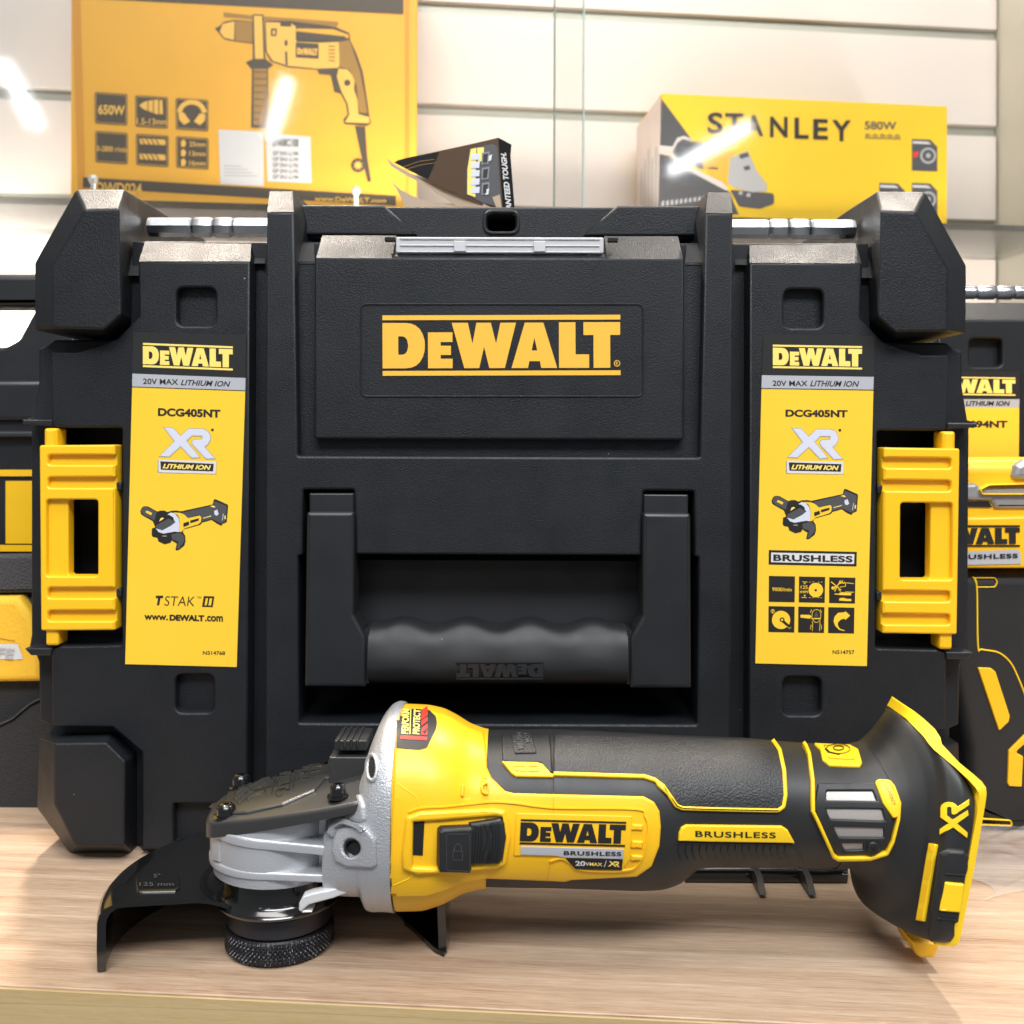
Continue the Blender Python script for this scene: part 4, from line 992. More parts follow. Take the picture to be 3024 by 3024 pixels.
for o_, i_, yf, yb_ in pairs:
    po = FG.pt(*BF(o_)[0], yf); pi_ = FG.pt(*BF(i_)[0], yf)
    rg.append([Vector((po.x, yf, po.z)), Vector((po.x, yb_, po.z)), Vector((pi_.x, yb_, pi_.z)), Vector((pi_.x, yf, pi_.z))])
skin(mb, rg, M['yelr'], True, True, True)
raised(mb, PM(FG, -0.018), [BF((775,1655),(975,1675),(938,1765,8),(925,1776,8),(840,1774,10),(815,1755,8))], 0, M['yelg'], 0.0015, -0.018)
mb.build('mount_rim', foot, bev=0.0009, label='yellow rim of the battery mount')
mb = MB()
o = BF((970,965),(970,705),(1160,965)); L = [(o[0][0]+(o[1][0]-o[0][0])*u+(o[2][0]-o[0][0])*v, o[0][1]+(o[1][1]-o[0][1])*u) for u, v in EXR]
raised(mb, SF, [L], 0.0006, M['yelr'], 0.0002, -0.0004, grid=9)
raised(mb, SF, stroke(BF((929,1005),(912,1090),(842,1520)), 58*BF.k), 0.0012, M['yelr'], 0.0006, -0.0006, grid=9)
for (a, b_) in (((930,1000),(924,1055)), ((914,1115),(894,1240)), ((884,1275),(862,1395)), ((852,1440),(843,1510))): flat(mb, SF, stroke(BF(a, b_), 34*BF.k), 0.0013, M['yelg'])
raised(mb, SF, [BF((975,1060,20),(1020,1032,20),(1120,1035,20),(1155,1085,16),(1150,1200),(1085,1600,20),(1030,1648,20),(900,1640,20),(895,1590),(945,1300))], 0.0022, M['rub'], 0.0015, -0.001, grid=9)
raised(mb, SF, [BF((998,1243,8),(1105,1250,8),(1078,1438,8),(966,1432,8))], 0.0034, M['yelr'], 0.0006, 0.001, grid=9)
for a in ([(1008,1190),(1108,1192)], [(958,1485),(1058,1493)]): raised(mb, SF, stroke(BF(*a), 2.2), 0.0029, M['rub'], 0.0004, 0.001)
mb.build('mount_side', foot)

# gear head
xs = -0.0913
zt = lambda x, y=0: 0.0548 + (x + 0.118)*0.262
def headplan(grow=0.0, xr=-0.064):
    out = []
    for i in range(0, 41):
        a = PI/2 + PI*i/40; out.append((xs + (0.0272+grow)*math.cos(a), (0.0262+grow)*math.sin(a)))
    out.append((xr, -(0.0290+grow))); out.append((xr, 0.0290+grow)); return out
mb = MB()
plan(mb, [(xs+0.0260*math.cos(2*PI*i/72), 0.0260*math.sin(2*PI*i/72)) for i in range(72)], lambda x, y: 0.0370, lambda x, y: zt(x)-0.0065, M['aluS'], 0.0002)
plan(mb, headplan(0.0004, -0.058), lambda x, y: 0.0485-0.06*(x+0.1), lambda x, y: 0.0520-0.06*(x+0.1), M['aluS'], 0.0012)
plan(mb, headplan(0.0, -0.058), lambda x, y: 0.0365, lambda x, y: 0.0392, M['aluS'], 0.0008)
plan(mb, [(p[0], p[1]*0.70) for p in headplan(-0.002, -0.056)], lambda x, y: 0.0372, lambda x, y: zt(x)-0.0070, M['alu'], 0.0005)
plan(mb, [(xs+0.0255*math.cos(2*PI*i/48), 0.0255*math.sin(2*PI*i/48)) for i in range(48)], lambda x, y: 0.0325, lambda x, y: 0.037, M['alu'], 0.0003)
plan(mb, [(x, y) for x, y in ((-0.121+0.003,-0.004),(-0.1135,-0.0165),(-0.1105,-0.0185),(-0.108,-0.018),(-0.105,-0.01),(-0.110,0.01))], lambda x, y: 0.040, lambda x, y: 0.0500, M['aluS'], 0.001)
head = mb.build('gear_head', gr, angle=40)
bell = body_loft([(612,1500,612,1652,.0285,3.2),(640,1482,640,1656,.0318,3.2),(662,1455,662,1660,.0335,3.0),(676,1425,676,1664,.0345,2.9),(684,1388,686,1692,.0352,2.8),(700,1350,696,1699,.0362,2.7),(716,1330,712,1701,.0368,2.6),(730,1324,726,1702,.0371,2.6),(742,1326,737,1703,.0372,2.6)], mat=M['alu'], n=96, sub=6)
bl_o = bell.build('bell_flange', gr, angle=60)
SB_ = SM(FG, bell, -0.033)
mb = MB()
raised(mb, SB_, [HD((960,575,10),(1060,535,12),(1200,505,20),(1235,600,20),(1245,700,14),(1180,715,20),(1110,705,20),(1030,745,14),(985,800,8),(958,800,8))], 0.0013, M['alu'], 0.0011, -0.0008, grid=9)
raised(mb, SB_, stroke(smooth_path(HD((990,830),(1020,765),(1060,735),(1110,722),(1190,732),(1248,770)), 4), 4.5), 0.0026, M['alu'], 0.0013, -0.0004, grid=10)
pad = G1((1490,900,20),(1510,850,30),(1590,832,30),(1680,845,20),(1720,900),(1725,1040,14),(1700,1056,10),(1560,1050,20),(1500,1020,20),(1480,960,20))
raised(mb, SB_, [pad, G1(*circ(1592,946,48,28))], 0.0016, M['alu'], 0.0009, -0.001, grid=9)
mb.build('handle_boss', bl_o)
mb = MB()
c = SB_(G1((1592,946))[0][0], G1((1592,946))[0][1], 0.0); r0 = 48*G1.k*SB_.u
for k in range(6):
    yy = c.y - 0.0014 + 0.0010*k
    rings = []
    for i in range(33): a = 2*PI*i/32; rings.append([Vector((c.x+(r0*q)*math.cos(a), y_, c.z+(r0*q)*math.sin(a))) for q, y_ in ((1.02, yy), (0.84, yy+0.0005), (1.02, yy+0.001))])
    skin(mb, rings, M['dsteel'], closed=False)
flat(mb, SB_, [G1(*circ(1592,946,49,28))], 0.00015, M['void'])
mb.build('thread_hole', bl_o)
mb = MB()
flat(mb, SB_, [G1(*[(1698+18*math.cos(t*PI/8), 505+58*math.sin(t*PI/8)) for t in range(16)])], 0.0003, M['void'], 8)
raised(mb, SB_, [G1(*[(1700+34*math.cos(t*PI/8), 505+84*math.sin(t*PI/8)) for t in range(16)]), G1(*[(1698+20*math.cos(t*PI/8), 505+60*math.sin(t*PI/8)) for t in range(16)])], 0.0010, M['alu'], 0.0006, -0.0004, grid=8)
mb.build('flange_lug', bl_o)
# cover
cov = [(-0.1178,0.004),(-0.1178,-0.004),(-0.1165,-0.0145),(-0.1135,-0.0190),(-0.108,-0.0215),(-0.095,-0.0262),(-0.075,-0.0310),(-0.061,-0.0332),(-0.055,-0.0330),(-0.0535,-0.028)]
cov = cov + [(x, -y*0.84) for x, y in cov[::-1]]
def rr2(l, k=4):
    s = smooth_path(l + [l[0]], k); return s
cv = rr2(cov)
mb = MB()
plan(mb, cv, lambda x, y: zt(x)-0.0068, lambda x, y: zt(x)+0.0002-6*y*y*0.5, M['satin'], 0.0012, 4)
SC = SM(FG, mb, 0)
cover = mb.build('gear_cover', gr, angle=45)
mb = MB()
inn = G1((865,770),(850,740),(905,620),(1000,545),(1170,480),(1300,445),(1480,440),(1480,560),(1440,570),(1380,640),(1200,720),(1000,765))
raised(mb, SC, [[p + (4,) for p in inn]], 0.0010, M['satin'], 0.0007, -0.0004, grid=8)
for a, w in (([(1140,505),(1020,560),(955,640)],22),([(1145,525),(1020,600),(935,670)],20),([(1130,560),(1030,620),(930,700)],20),([(1120,600),(1040,640),(950,720)],20),([(1110,650),(1060,660),(1000,700)],20),
             ([(1310,455),(1430,448)],14),([(1305,480),(1430,472)],14),([(1305,515),(1420,502)],16),([(1300,545),(1410,530)],14),([(1300,580),(1370,575)],14)):
    raised(mb, SC, stroke(smooth_path(G1(*a), 4), w*1.15*G1.k), 0.0016, M['satin'], 0.0009, 0.0002, grid=10)
for a in ([(1140,668),(1160,560),(1188,470)], [(1258,635),(1275,540),(1300,450)]): flat(mb, SC, stroke(smooth_path(G1(*a), 4), 1.2), 0.0013, M['void'])
e = G1((1175,475),(1160,642),(1270,462)); b0 = e[1]; 
# lettering runs down the cover
tl, tr, bl = G1((1272,465))[0], G1((1250,640))[0], G1((1185,478))[0]
logo(mb, SC, tl, tr, bl, 0.0016, M['satin'], only=(2,3,4,5,6,7), thick=0.0006)
raised(mb, SC, stroke(G1(*circ(1180,660,18,16)), 1.2, True), 0.0014, M['satin'], 0.0002, 0.0008)
mb.build('cover_emblem', cover)
def screw(x, y, z, r=0.0036, parent=cover):
    mb = MB(); revolve(mb, (x, y), [(0.0001, z+0.0016), (r*0.32, z+0.0016), (r*0.34, z+0.0026), (r*0.62, z+0.0027), (r*0.92, z+0.0018), (r, z+0.0008), (r, z-0.0016), (r*1.35, z-0.0017), (r*1.35, z-0.0024)], M['gloss'], 28)
    mb.build('cover_screw', parent, angle=50)
screw(-0.1085, -0.0155, zt(-0.1085)+0.001); screw(-0.1110, 0.0155, zt(-0.111)+0.0028); screw(-0.0640, -0.0265, zt(-0.064)+0.0008, 0.003); screw(-0.0640, 0.0265, zt(-0.064)+0.0006, 0.003)
# spindle lock
mb = MB()
a = FG.pt(629, 1411, 0.0); b = FG.pt(681, 1411, 0.0)
box(mb, (a.x, -0.010, 0.062), (b.x+0.004, 0.010, a.z-0.0006), M['satin'])
a2 = FG.pt(638, 1374, 0.0); b2 = FG.pt(698, 1405, 0.0)
box(mb, (a2.x, -0.009, b2.z+.0002), (b2.x, 0.009, a2.z-0.0022), M['rub'])
for k in range(4):
    x = a2.x + 0.0012 + k*0.0024; box(mb, (x, -0.0096, b2.z+0.001), (x+0.0011, 0.009, a2.z-0.0014), M['rub'])
mb.build('spindle_lock', gr, bev=0.0007)
# guard
mb = MB()
c0 = (xs, 0.0)
prof = [(0.0212,0.0275),(0.024,0.0275),(0.027,0.0275),(0.030,0.0275),(0.034,0.0275),(0.052,0.0275),(0.0590,0.0273),(0.0625,0.0262),(0.0645,0.0240),(0.0652,0.0210),(0.0652,0.010),(0.0650,0.0010),(0.0646,0.0003),(0.0622,0.0003),(0.0619,0.0010),(0.0622,0.0200),(0.0618,0.0222),(0.0606,0.0242),(0.0585,0.0256),(0.052,0.0259),(0.034,0.0259),(0.030,0.0259),(0.027,0.0259),(0.024,0.0259),(0.0212,0.0259)]
prof = [((r + (0.0022 if r > 0.05 else 0)), z) for r, z in prof]
rings = []; NN = 110
for i in range(NN+1):
    t = i/NN; ring = []
    for r, z in prof:
        k = max(0, (0.0674-r)/0.046)
        a1 = 205 + 30*k**2.2; a0 = -11 - 8*k**2
        low = max(0, (0.020-z)/0.020)
        a1e = a1 - 5*low; a0e = a0 + 4*low
        a = math.radians(a0e + (a1e-a0e)*t); dip = 0.0055*max(0, min(1, (0.036-r)/0.014))**2; ring.append(Vector((xs+r*math.cos(a), r*math.sin(a), z-dip)))
    rings.append(ring)
skin(mb, rings, M['gloss'], True, True, True)
SGd = SM(FG, mb, 0)
raised(mb, SGd, [G1((375,1120,14),(400,1098,14),(600,1092,14),(622,1110,14),(628,1180,14),(600,1200,14),(385,1205,14))], 0.0007, M['gloss'], 0.0006, -0.0004, grid=9)
revolve(mb, c0, [(0.0195,0.0338),(0.0210,0.0342),(0.0218,0.0336),(0.0218,0.0260),(0.0221,0.0242),(0.0230,0.0229),(0.0246,0.0221),(0.0253,0.0211),(0.0250,0.0201),(0.0235,0.0194),(0.0200,0.0192)], M['gloss'], 80)
rg = []
for i in range(41):
    a = math.radians(-9 + 79*i/40); ri = 0.0660 - 0.0160*min(1, i/13)**0.6; rg.append([Vector((xs+r*math.cos(a), r*math.sin(a), z)) for r, z in ((ri, 0.0022), (0.0668, 0.0022), (0.0668, 0.0006), (ri, 0.0006))])
skin(mb, rg, M['gloss'], True, True, True)
gd = mb.build('wheel_guard', gr, angle=50)
mb = MB()
T(mb, SGd, G1, '5"', 478, 1132, 515, 1110, 0.0011, M['grey'], 0, bold=0); T(mb, SGd, G1, '125 mm', 400, 1178, 590, 1158, 0.0011, M['grey'], 0, bold=0)
mb.build('guard_marking', gd)
# clamp lever
mb = MB()
raised(mb, PM(FG, -0.0300), [G1((1288,1262,6),(1310,1222,14),(1360,1205),(1480,1180),(1590,1148,8),(1600,1165,6),(1592,1190,8),(1480,1232),(1345,1268),(1310,1296,8),(1300,1310,6),(1286,1300,6))], 0, M['chrome'], 0.0006, -0.0045)
raised(mb, PM(FG, -0.0290), [G1((1300,1300,5),(1360,1303),(1362,1312,4),(1305,1316,5))], 0, M['chrome'], 0.0004, -0.006)
raised(mb, PM(FG, -0.020), [G1((1490,1150,6),(1510,1130,10),(1590,1125,10),(1600,1150,6),(1500,1165,6))], 0, M['chrome'], 0.0006, -0.006)
mb.build('clamp_lever', gr)
mb = MB()
raised(mb, PM(FG, -0.021), [G1((1625,1140),(1655,1150),(1660,1225),(1640,1222),(1620,1190))], 0, M['satin'], 0.0006, -0.03)
box(mb, (-0.066, -0.012, 0.024), (-0.048, 0.012, 0.036), M['satin'])
mb.build('clamp_screw', gr, bev=0.0004)
# spindle flange and knurled nut
mb = MB()
revolve(mb, c0, [(0.0, 0.0275),(0.0185, 0.0275),(0.0200,0.0212),(0.0203,0.0200),(0.0200,0.0192),(0.0186,0.0186),(0.0186,0.0180),(0.0203,0.0176),(0.0203,0.0112),(0.0196,0.0104),(0.017,0.0098),(0.0,0.0098)], M['dsteel'], 80)
mb.build('spindle_flange', gr, angle=40)
mb = MB(); rings = []; nA = 420; nz = 16
for i in range(nA+1):
    a = 2*PI*i/nA; ring = [Vector((xs+0.010*math.cos(a), 0.010*math.sin(a), 0.0098)), Vector((xs+0.0195*math.cos(a), 0.0195*math.sin(a), 0.0098))]
    for k in range(nz+1):
        z = 0.0092 - 0.0080*k/nz; s_ = a*0.0206
        pch = 0.0018; u = (s_ + (z))/pch; v = (s_ - z)/pch
        tu = abs((u % 1)-0.5)*2; tv = abs((v % 1)-0.5)*2; r = 0.0202 + 0.0008*min(1-tu, 1-tv)*1.6
        if k in (0, nz): r = 0.0201
        ring.append(Vector((xs+r*math.cos(a), r*math.sin(a), z)))
    ring += [Vector((xs+0.0185*math.cos(a), 0.0185*math.sin(a), 0.0003)), Vector((xs+0.002*math.cos(a), 0.002*math.sin(a), 0.0003))]
    rings.append(ring)
skin(mb, rings, M['knurl'], closed=False); mb.build('knurled_nut', gr, angle=20)
# ------------------------------------------------------------------ slat wall, pillar, glass
WY = 1.06
FW = Frame(0, WY, 0, 6.4)
wall = thing('slat_wall', 'cream slat wall with grey metal grooves behind the boxes', 'wall', FW)
mb = MB()
xl = -1.6; xr = FW.pt(1880, 300, 0).x
zs = sorted([FW.pt(1500, y, 0).z for y in (47, 233, 415, 597, 779, 961, 1143, 1325, -139, -325, -511, -697)]); g = 0.0115
edges = [-0.3] + zs + [2.2]
for i in range(len(edges)-1):
    lo_ = edges[i] + (g/2 if i else 0); hi = edges[i+1] - (g/2 if i < len(edges)-2 else 0)
    box(mb, (xl, 0, lo_), (xr, 0.015, hi), M['wall'])
mb.build('slat_board', wall, bev=0.001)
mb = MB()
for z in zs: box(mb, (xl, 0.006, z-g/2-0.0005), (xr+0.001, 0.014, z+g/2+0.0005), M['rail']); box(mb, (xl, 0.0015, z-g/2), (xr, 0.006, z-g/2+0.0015), M['rail'])
mb.build('slat_groove', wall)
mb = MB(); box(mb, (xr+0.003, -0.06, -0.3), (xr+0.30, 0.04, 2.2), M['pillar']); o = mb.build('pillar', None, FW, bev=0.004); tag(o, 'pale painted pillar at the right end of the slat wall', 'pillar')
# glass shelf that carries the boxes
sz = FW.pt(450, 392, -0.13).z
mb = MB(); box(mb, (-0.75, -0.148, sz-0.006), (0.62, -0.003, sz), M['shelfg']); shf = mb.build('glass_shelf', None, FW); tag(shf, 'clear glass shelf on the slat wall under the yellow boxes', 'shelf')
def knob(px, py):
    mb = MB(); p = FW.pt(px, py, -0.150)
    revolve(mb, (p.x, -0.150), [(0.0001, p.z+0.004),(0.0030, p.z+0.003),(0.0042, p.z),(0.003, p.z-0.003),(0.002, p.z-0.0045),(0.0022, sz-0.008),(0.0001, sz-0.0085)], M['chrome'], 20)
    o = mb.build('shelf_pin', None, FW, angle=60); return o
tag(knob(176, 338), 'small chrome pin at the lower left corner of the drill carton', 'shelf pin', 'chrome pins on the shelf edge')
tag(knob(672, 360), 'small chrome pin at the lower right corner of the drill carton', 'shelf pin', 'chrome pins on the shelf edge')
# sliding glass doors
FD = Frame(0, 0.80, 0, 3.0)
def door(x0, x1, y, label):
    mb = MB(); box(mb, (x0, y, 0.02), (x1, y+0.005, 1.0), M['glass']); d = mb.build('glass_door', None, FD); tag(d, label, 'glass door', 'sliding glass doors')
    mb = MB()
    for xx in (x0, x1-0.0012): box(mb, (xx, y-0.0004, 0.02), (xx+0.0012, y+0.0054, 1.0), M['gedge'])
    mb.build('door_edge', d, label='polished glass edge')
x1 = FD.pt(1103, 200, 0.0).x; x0 = FD.pt(1045, 200, 0.012).x
def bx(o):
    for c in list(o.children): pass
door(-0.9, x1, 0.0, 'left sliding glass pane covering the drill carton'); door(x0, 0.62, 0.012, 'right sliding glass pane covering the smaller carton')
# ceiling tube lamps whose reflections show in the panes
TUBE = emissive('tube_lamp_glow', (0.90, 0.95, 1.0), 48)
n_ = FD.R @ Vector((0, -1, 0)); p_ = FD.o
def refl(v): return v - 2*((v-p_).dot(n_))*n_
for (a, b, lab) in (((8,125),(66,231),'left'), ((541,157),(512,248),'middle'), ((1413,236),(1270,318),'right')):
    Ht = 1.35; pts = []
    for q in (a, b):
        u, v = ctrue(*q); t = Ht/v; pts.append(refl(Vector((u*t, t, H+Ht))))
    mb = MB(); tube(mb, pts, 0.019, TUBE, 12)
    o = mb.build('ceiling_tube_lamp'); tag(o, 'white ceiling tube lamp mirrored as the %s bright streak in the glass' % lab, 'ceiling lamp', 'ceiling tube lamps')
# ------------------------------------------------------------------ drill carton
FB = Frame(0, 0.945, 0, 6.2)
bxo = thing('drill_carton', 'large yellow carton printed with a corded drill, on the shelf at left', 'carton', FB)
cA = FB.pt(133, 300, 0); cB = FB.pt(787, 300, 0)
mb = MB(); box(mb, (cA.x, 0, sz+0.0005), (cB.x, 0.10, sz+0.27), M['boxy']); mb.build('carton', bxo, bev=0.0015)
mb = MB(); mp = PM(FB, 0.0); h = 0.0003
def Dp(mat, pts, dh=0): flat(mb, mp, [DB(*pts)], h+dh, mat)
flat(mb, mp, [[(133,-80),(150,-80),(162,385),(148,385)]], h*.5, M['boxy2']); flat(mb, mp, [[(764,-70),(772,-70),(772,385),(764,385)]], h, M['boxy2'])
Dp(M['boxink'], [(100,-200),(1805,-200),(1802,80),(100,-5)]); Dp(M['boxink'], [(10,992),(1760,1095),(1760,1150),(10,1050)])
T(mb, mp, DB, 'DWD024', 85, 1080, 340, 1018, h*2, M['boxlt'], 0.04, bold=0.02); T(mb, mp, DB, 'www.DeWALT.com', 1305, 1125, 1705, 1098, h*2, M['boxlt'], 0.03, bold=0.03)
for i, (x, y) in enumerate(((75,515),(302,533),(528,548),(78,732),(306,748),(530,762))):
    Dp(M['boxink'], [(x,y,14),(x+183,y+12,14),(x+183,y+188,14),(x+2,y+176,14)]); 
    flat(mb, mp, stroke(rnd(DB((x+7,y+8,10),(x+176,y+19,10),(x+176,y+180,10),(x+9,y+169,10))), 0.8, True), h*1.5, M['boxlt'])
bl = M['boxlt']; h2 = h*1.8
T(mb, mp, DB, '650W', 95, 640, 245, 585, h2, bl, 0.04, bold=0.03); T(mb, mp, DB, '1.5-13mm', 312, 696, 482, 662, h2, bl, 0.02, bold=0.01); T(mb, mp, DB, '0-2800 r/min', 88, 846, 258, 815, h2, bl, 0.05, bold=0.01)
flat(mb, mp, [DB((325,590),(345,575),(370,565),(420,558),(455,562),(458,640),(420,640),(370,620),(345,610))], h2, bl)
for x in (372, 402, 432): flat(mb, mp, [DB((x,558),(x+5,558),(x+5,640),(x,640))], h2*1.2, M['boxink'])
flat(mb, mp, stroke(smooth_path(DB((548,630),(570,590),(618,572),(668,590),(692,632)), 4), 9), h2, bl)
flat(mb, mp, [DB((545,630),(575,630),(610,680),(575,700),(548,670))], h2, bl); flat(mb, mp, [DB((695,640),(665,635),(630,680),(665,702),(692,675))], h2, bl)
for y in (775, 860): 
    flat(mb, mp, [DB((325,y,4),(470,y+6,10),(474,y+38,10),(330,y+32,4))], h2, bl)
    for k in range(4): flat(mb, mp, [DB((335+k*26,y+2),(341+k*26,y+2),(360+k*26,y+34),(352+k*26,y+34))], h2*1.2, M['boxink'])
for k, s_ in enumerate(('25mm','13mm','16mm')):
    T(mb, mp, DB, s_, 605, 820+k*53, 695, 792+k*53, h2, bl, 0.03, bold=0.01); flat(mb, mp, [DB((558,790+k*53),(575,780+k*53),(588,800+k*53),(580,822+k*53),(560,822+k*53))], h2, bl)
# drill picture
K = M['boxink']; MD = M['boxmid']; LT = M['boxlt']
for pts in ([(795,70,4),(798,95,4),(960,108),(960,88)], [(1020,92),(1438,122,3),(1436,146,3),(1020,112)]): Dp(MD, pts)
Dp(K, [(748,160),(775,145),(800,122),(860,112),(960,120),(962,245),(860,232),(800,220),(765,180)]); Dp(LT, [(790,135),(858,120),(855,225),(800,212),(775,180)], h*.4)
Dp(MD, [(862,118),(958,124),(958,240),(862,230)], h*.6)
Dp(K, [(958,80,5),(1020,82,5),(1030,330),(960,330)]); Dp(LT, [(966,88),(1012,90),(1020,330),(972,330)], h*.4)
Dp(K, [(920,350),(960,330),(1030,330),(1075,365),(1045,385),(1050,720),(950,715),(955,390)]); Dp(MD, [(965,385),(1038,385),(1040,700),(965,700)], h*.5)
for k in range(8): Dp(K, [(968,400+k*38),(1036,402+k*38),(1036,408+k*38),(968,406+k*38)], h*.8)
Dp(K, [(1025,118),(1170,118),(1420,150),(1500,185,10),(1505,225),(1540,300),(1575,400),(1600,560),(1610,640),(1622,690,10),(1600,705),(1470,695,10),(1465,670),(1490,640),(1480,580),(1450,525),(1415,515),(1395,420),(1330,415),(1320,390),(1160,378),(1060,345),(1030,290)])
Dp(LT, [(1032,126),(1170,128),(1200,150),(1205,235),(1330,240),(1440,235),(1455,300),(1440,380),(1325,385),(1160,370),(1070,340),(1038,290)], h*.4)
Dp(M['boxy'], [(1210,160),(1410,165),(1495,195),(1495,215),(1200,175)], h*.5)
Dp(LT, [(1440,385),(1490,390),(1530,440),(1525,500),(1545,560),(1550,640),(1610,655),(1612,690),(1475,685),(1500,640),(1490,580),(1455,510),(1430,430)], h*.5)
Dp(MD, [(1440,235),(1500,225),(1560,400),(1590,560),(1600,635),(1555,630),(1540,480),(1500,390),(1445,378)], h*.6)
Dp(K, [(1200,175),(1480,205),(1470,232),(1200,225)], h*.8); Dp(K, [(1200,238),(1328,246),(1328,330),(1200,322)], h*.8)
lgq = DB((1208,262),(1322,268),(1208,312)); logo(mb, mp, lgq[0], lgq[1], lgq[2], h*2.4, LT, only=(2,3,4,5,6,7))
for y in (255,275,295,315,335): Dp(MD, [(1382,y,3),(1420,y+2,3),(1420,y+10,3),(1382,y+8,3)], h*.8)
Dp(K, circ(1488,464,18,16), h); Dp(K, circ(1146,242,9,12,ry=18), h); Dp(K, [(1140,290),(1152,290),(1155,368),(1143,366)], h); Dp(K, [(1112,124),(1175,128),(1175,150),(1115,148)], h)
Dp(K, [(1062,160,8),(1095,160,8),(1092,205,8),(1060,202,8)], h); Dp(LT, [(1072,170),(1085,170),(1084,195),(1070,194)], h*1.3)
Dp(K, [(1530,705),(1588,708),(1600,880),(1622,1015),(1602,1018),(1565,870),(1550,800)], h*.2); Dp(K, circ(1548,925,40,20)); 
star = [(1548+ (30 if i % 2 else 14)*math.cos(i*PI/8), 925+(30 if i % 2 else 14)*math.sin(i*PI/8)) for i in range(16)]; Dp(LT, star, h*.5)
mb.build('carton_print', bxo, label='dark print with drill picture, pictograms and lettering')
mb = MB(); flat(mb, mp, [DB((768,725),(1020,738),(1022,1042),(778,1030))], h*1.2, M['wht'])
for k in range(4): flat(mb, mp, [DB((800,925+k*18),(900+k*28,929+k*18),(900+k*28,934+k*18),(800,930+k*18))], h*1.6, M['lgrey'])
mb.build('white_label', bxo, label='blank white paper label left of the price list label')
mb = MB(); flat(mb, mp, [DB((1032,745),(1282,765),(1288,1025),(1042,1015))], h*1.2, M['wht'])
T(mb, mp, DB, '27A08C1B8', 1070, 818, 1215, 775, h*2.2, M['ink'], 0.03, bold=0.01)
for k in range(5): T(mb, mp, DB, 'GP 5N1-L19%d' % k, 1072, 868+k*33, 1215, 846+k*33, h*2.2, M['grey'], 0.03, bold=0.01)
mb.build('white_label', bxo, label='white paper label with rows of small grey codes')

# ------------------------------------------------------------------ smaller carton at right
FSx = Frame(0, 0.93, 0, 7.0)
c2 = thing('grinder_carton', 'smaller bright yellow carton with dark corner print, on the shelf at right', 'carton', FSx)
mp = PM(FSx, 0.0)
A0 = FSx.pt(1248, 170, 0); A1 = FSx.pt(1788, 205, 0); BZ = FSx.pt(1400, 412, 0).z
sd = [FSx.pt(1200, 235, 0.10)]
mb = MB(); dpt = 0.10
P = [(A0.x, 0, BZ), (A1.x, 0, BZ), (A1.x, 0, A1.z), (A0.x, 0, A0.z), (A0.x, dpt, BZ), (A1.x, dpt, BZ), (A1.x, dpt, A1.z), (A0.x, dpt, A0.z)]
ztop = (A0.z + A1.z)/2
P = [(x, y, BZ if i % 4 < 2 else ztop) for i, (x, y, z) in enumerate(P)]
off = -0.002
P = [(x - (off if (y > 0) else 0), y, z) for x, y, z in P]
mb.add(P, [(0,1,2,3),(1,5,6,2),(3,2,6,7),(4,0,3,7),(5,4,7,6),(0,4,5,1)], M['boxs']); mb.build('carton', c2, bev=0.0012)
mb = MB(); h = 0.0003
def Sp(mat, pts, dh=0): flat(mb, mp, [SB(*pts)], h+dh, mat)
GR = M['grey']
Sp(GR, [(200,100),(370,330),(330,345),(265,400),(190,400),(185,800),(560,800),(590,620),(700,700),(300,480),(190,420),(188,395)][:3] + [(265,400),(190,395)])
Sp(GR, [(188,415),(250,430),(540,580),(590,640),(640,760),(180,760)])
Sp(M['pink'], [(188,366,4),(262,374,6),(290,322,12),(330,312,12),(372,332),(365,342),(320,330,8),(290,352,8),(262,405,8),(188,395,4)], h*.4); Sp(M['pink'], [(188,398),(262,405),(300,460),(545,575),(580,615),(570,625),(300,482),(250,425),(188,412)], h*.4)
Sp(GR, [(290,350,10),(330,335,10),(480,362),(430,430),(440,505),(300,455,10),(265,405)], h*.6)
Sp(M['boxy'], [(450,385,20),(620,400),(590,470),(575,590),(470,530,20),(430,480,20)], h*.6)
Sp(GR, [(590,620),(840,640,20),(842,700,20),(760,728,20),(640,715,20)], h*.6); Sp(M['lgrey'], [(590,440,8),(690,395,8),(740,510),(800,590),(800,625),(720,635),(620,610),(575,580)], h*.8); Sp(GR, [(665,490),(700,480),(705,505),(675,510)], h*1.2); Sp(GR, [(640,420),(690,405),(700,430),(650,445)], h*1.1)
for c in ((650,638),(695,650)): Sp(M['lgrey'], circ(c[0], c[1], 12, 10), h*1.2)
Sp(GR, [(462,488),(522,492),(520,505),(465,500)], h*.9)
for k in range(12): Sp(M['lgrey'], [(200+k*26,715-k*4),(214+k*26,712-k*4),(214+k*26,680-k*3),(200+k*26,690-k*3)], h*.4)
letters = [('S',462,300,550,178),('T',562,308,668,182),('A',672,312,780,192),('N',818,320,918,202),('L',958,328,1038,208),('E',1065,332,1148,216),('Y',1172,342,1280,222)]
for ch, x0_, yb, x1_, yt in letters: T(mb, mp, SB, ch, x0_, yb, x1_, yt, h*2, M['ink'], 0.02, bold=0.022)
T(mb, mp, SB, '580W', 1358, 275, 1540, 228, h, M['grey'], 0.02, bold=0.02)
for k in range(5):
    x = 1360 + k*42
    for s_ in (((0,305),(32,306)), ((2,320),(34,322)), ((16,296),(16,332)), ((6,310),(0,334)), ((28,310),(34,334))): flat(mb, mp, stroke(SB((x+s_[0][0], s_[0][1]+k), (x+s_[1][0], s_[1][1]+k)), 1.2), h, M['grey'])
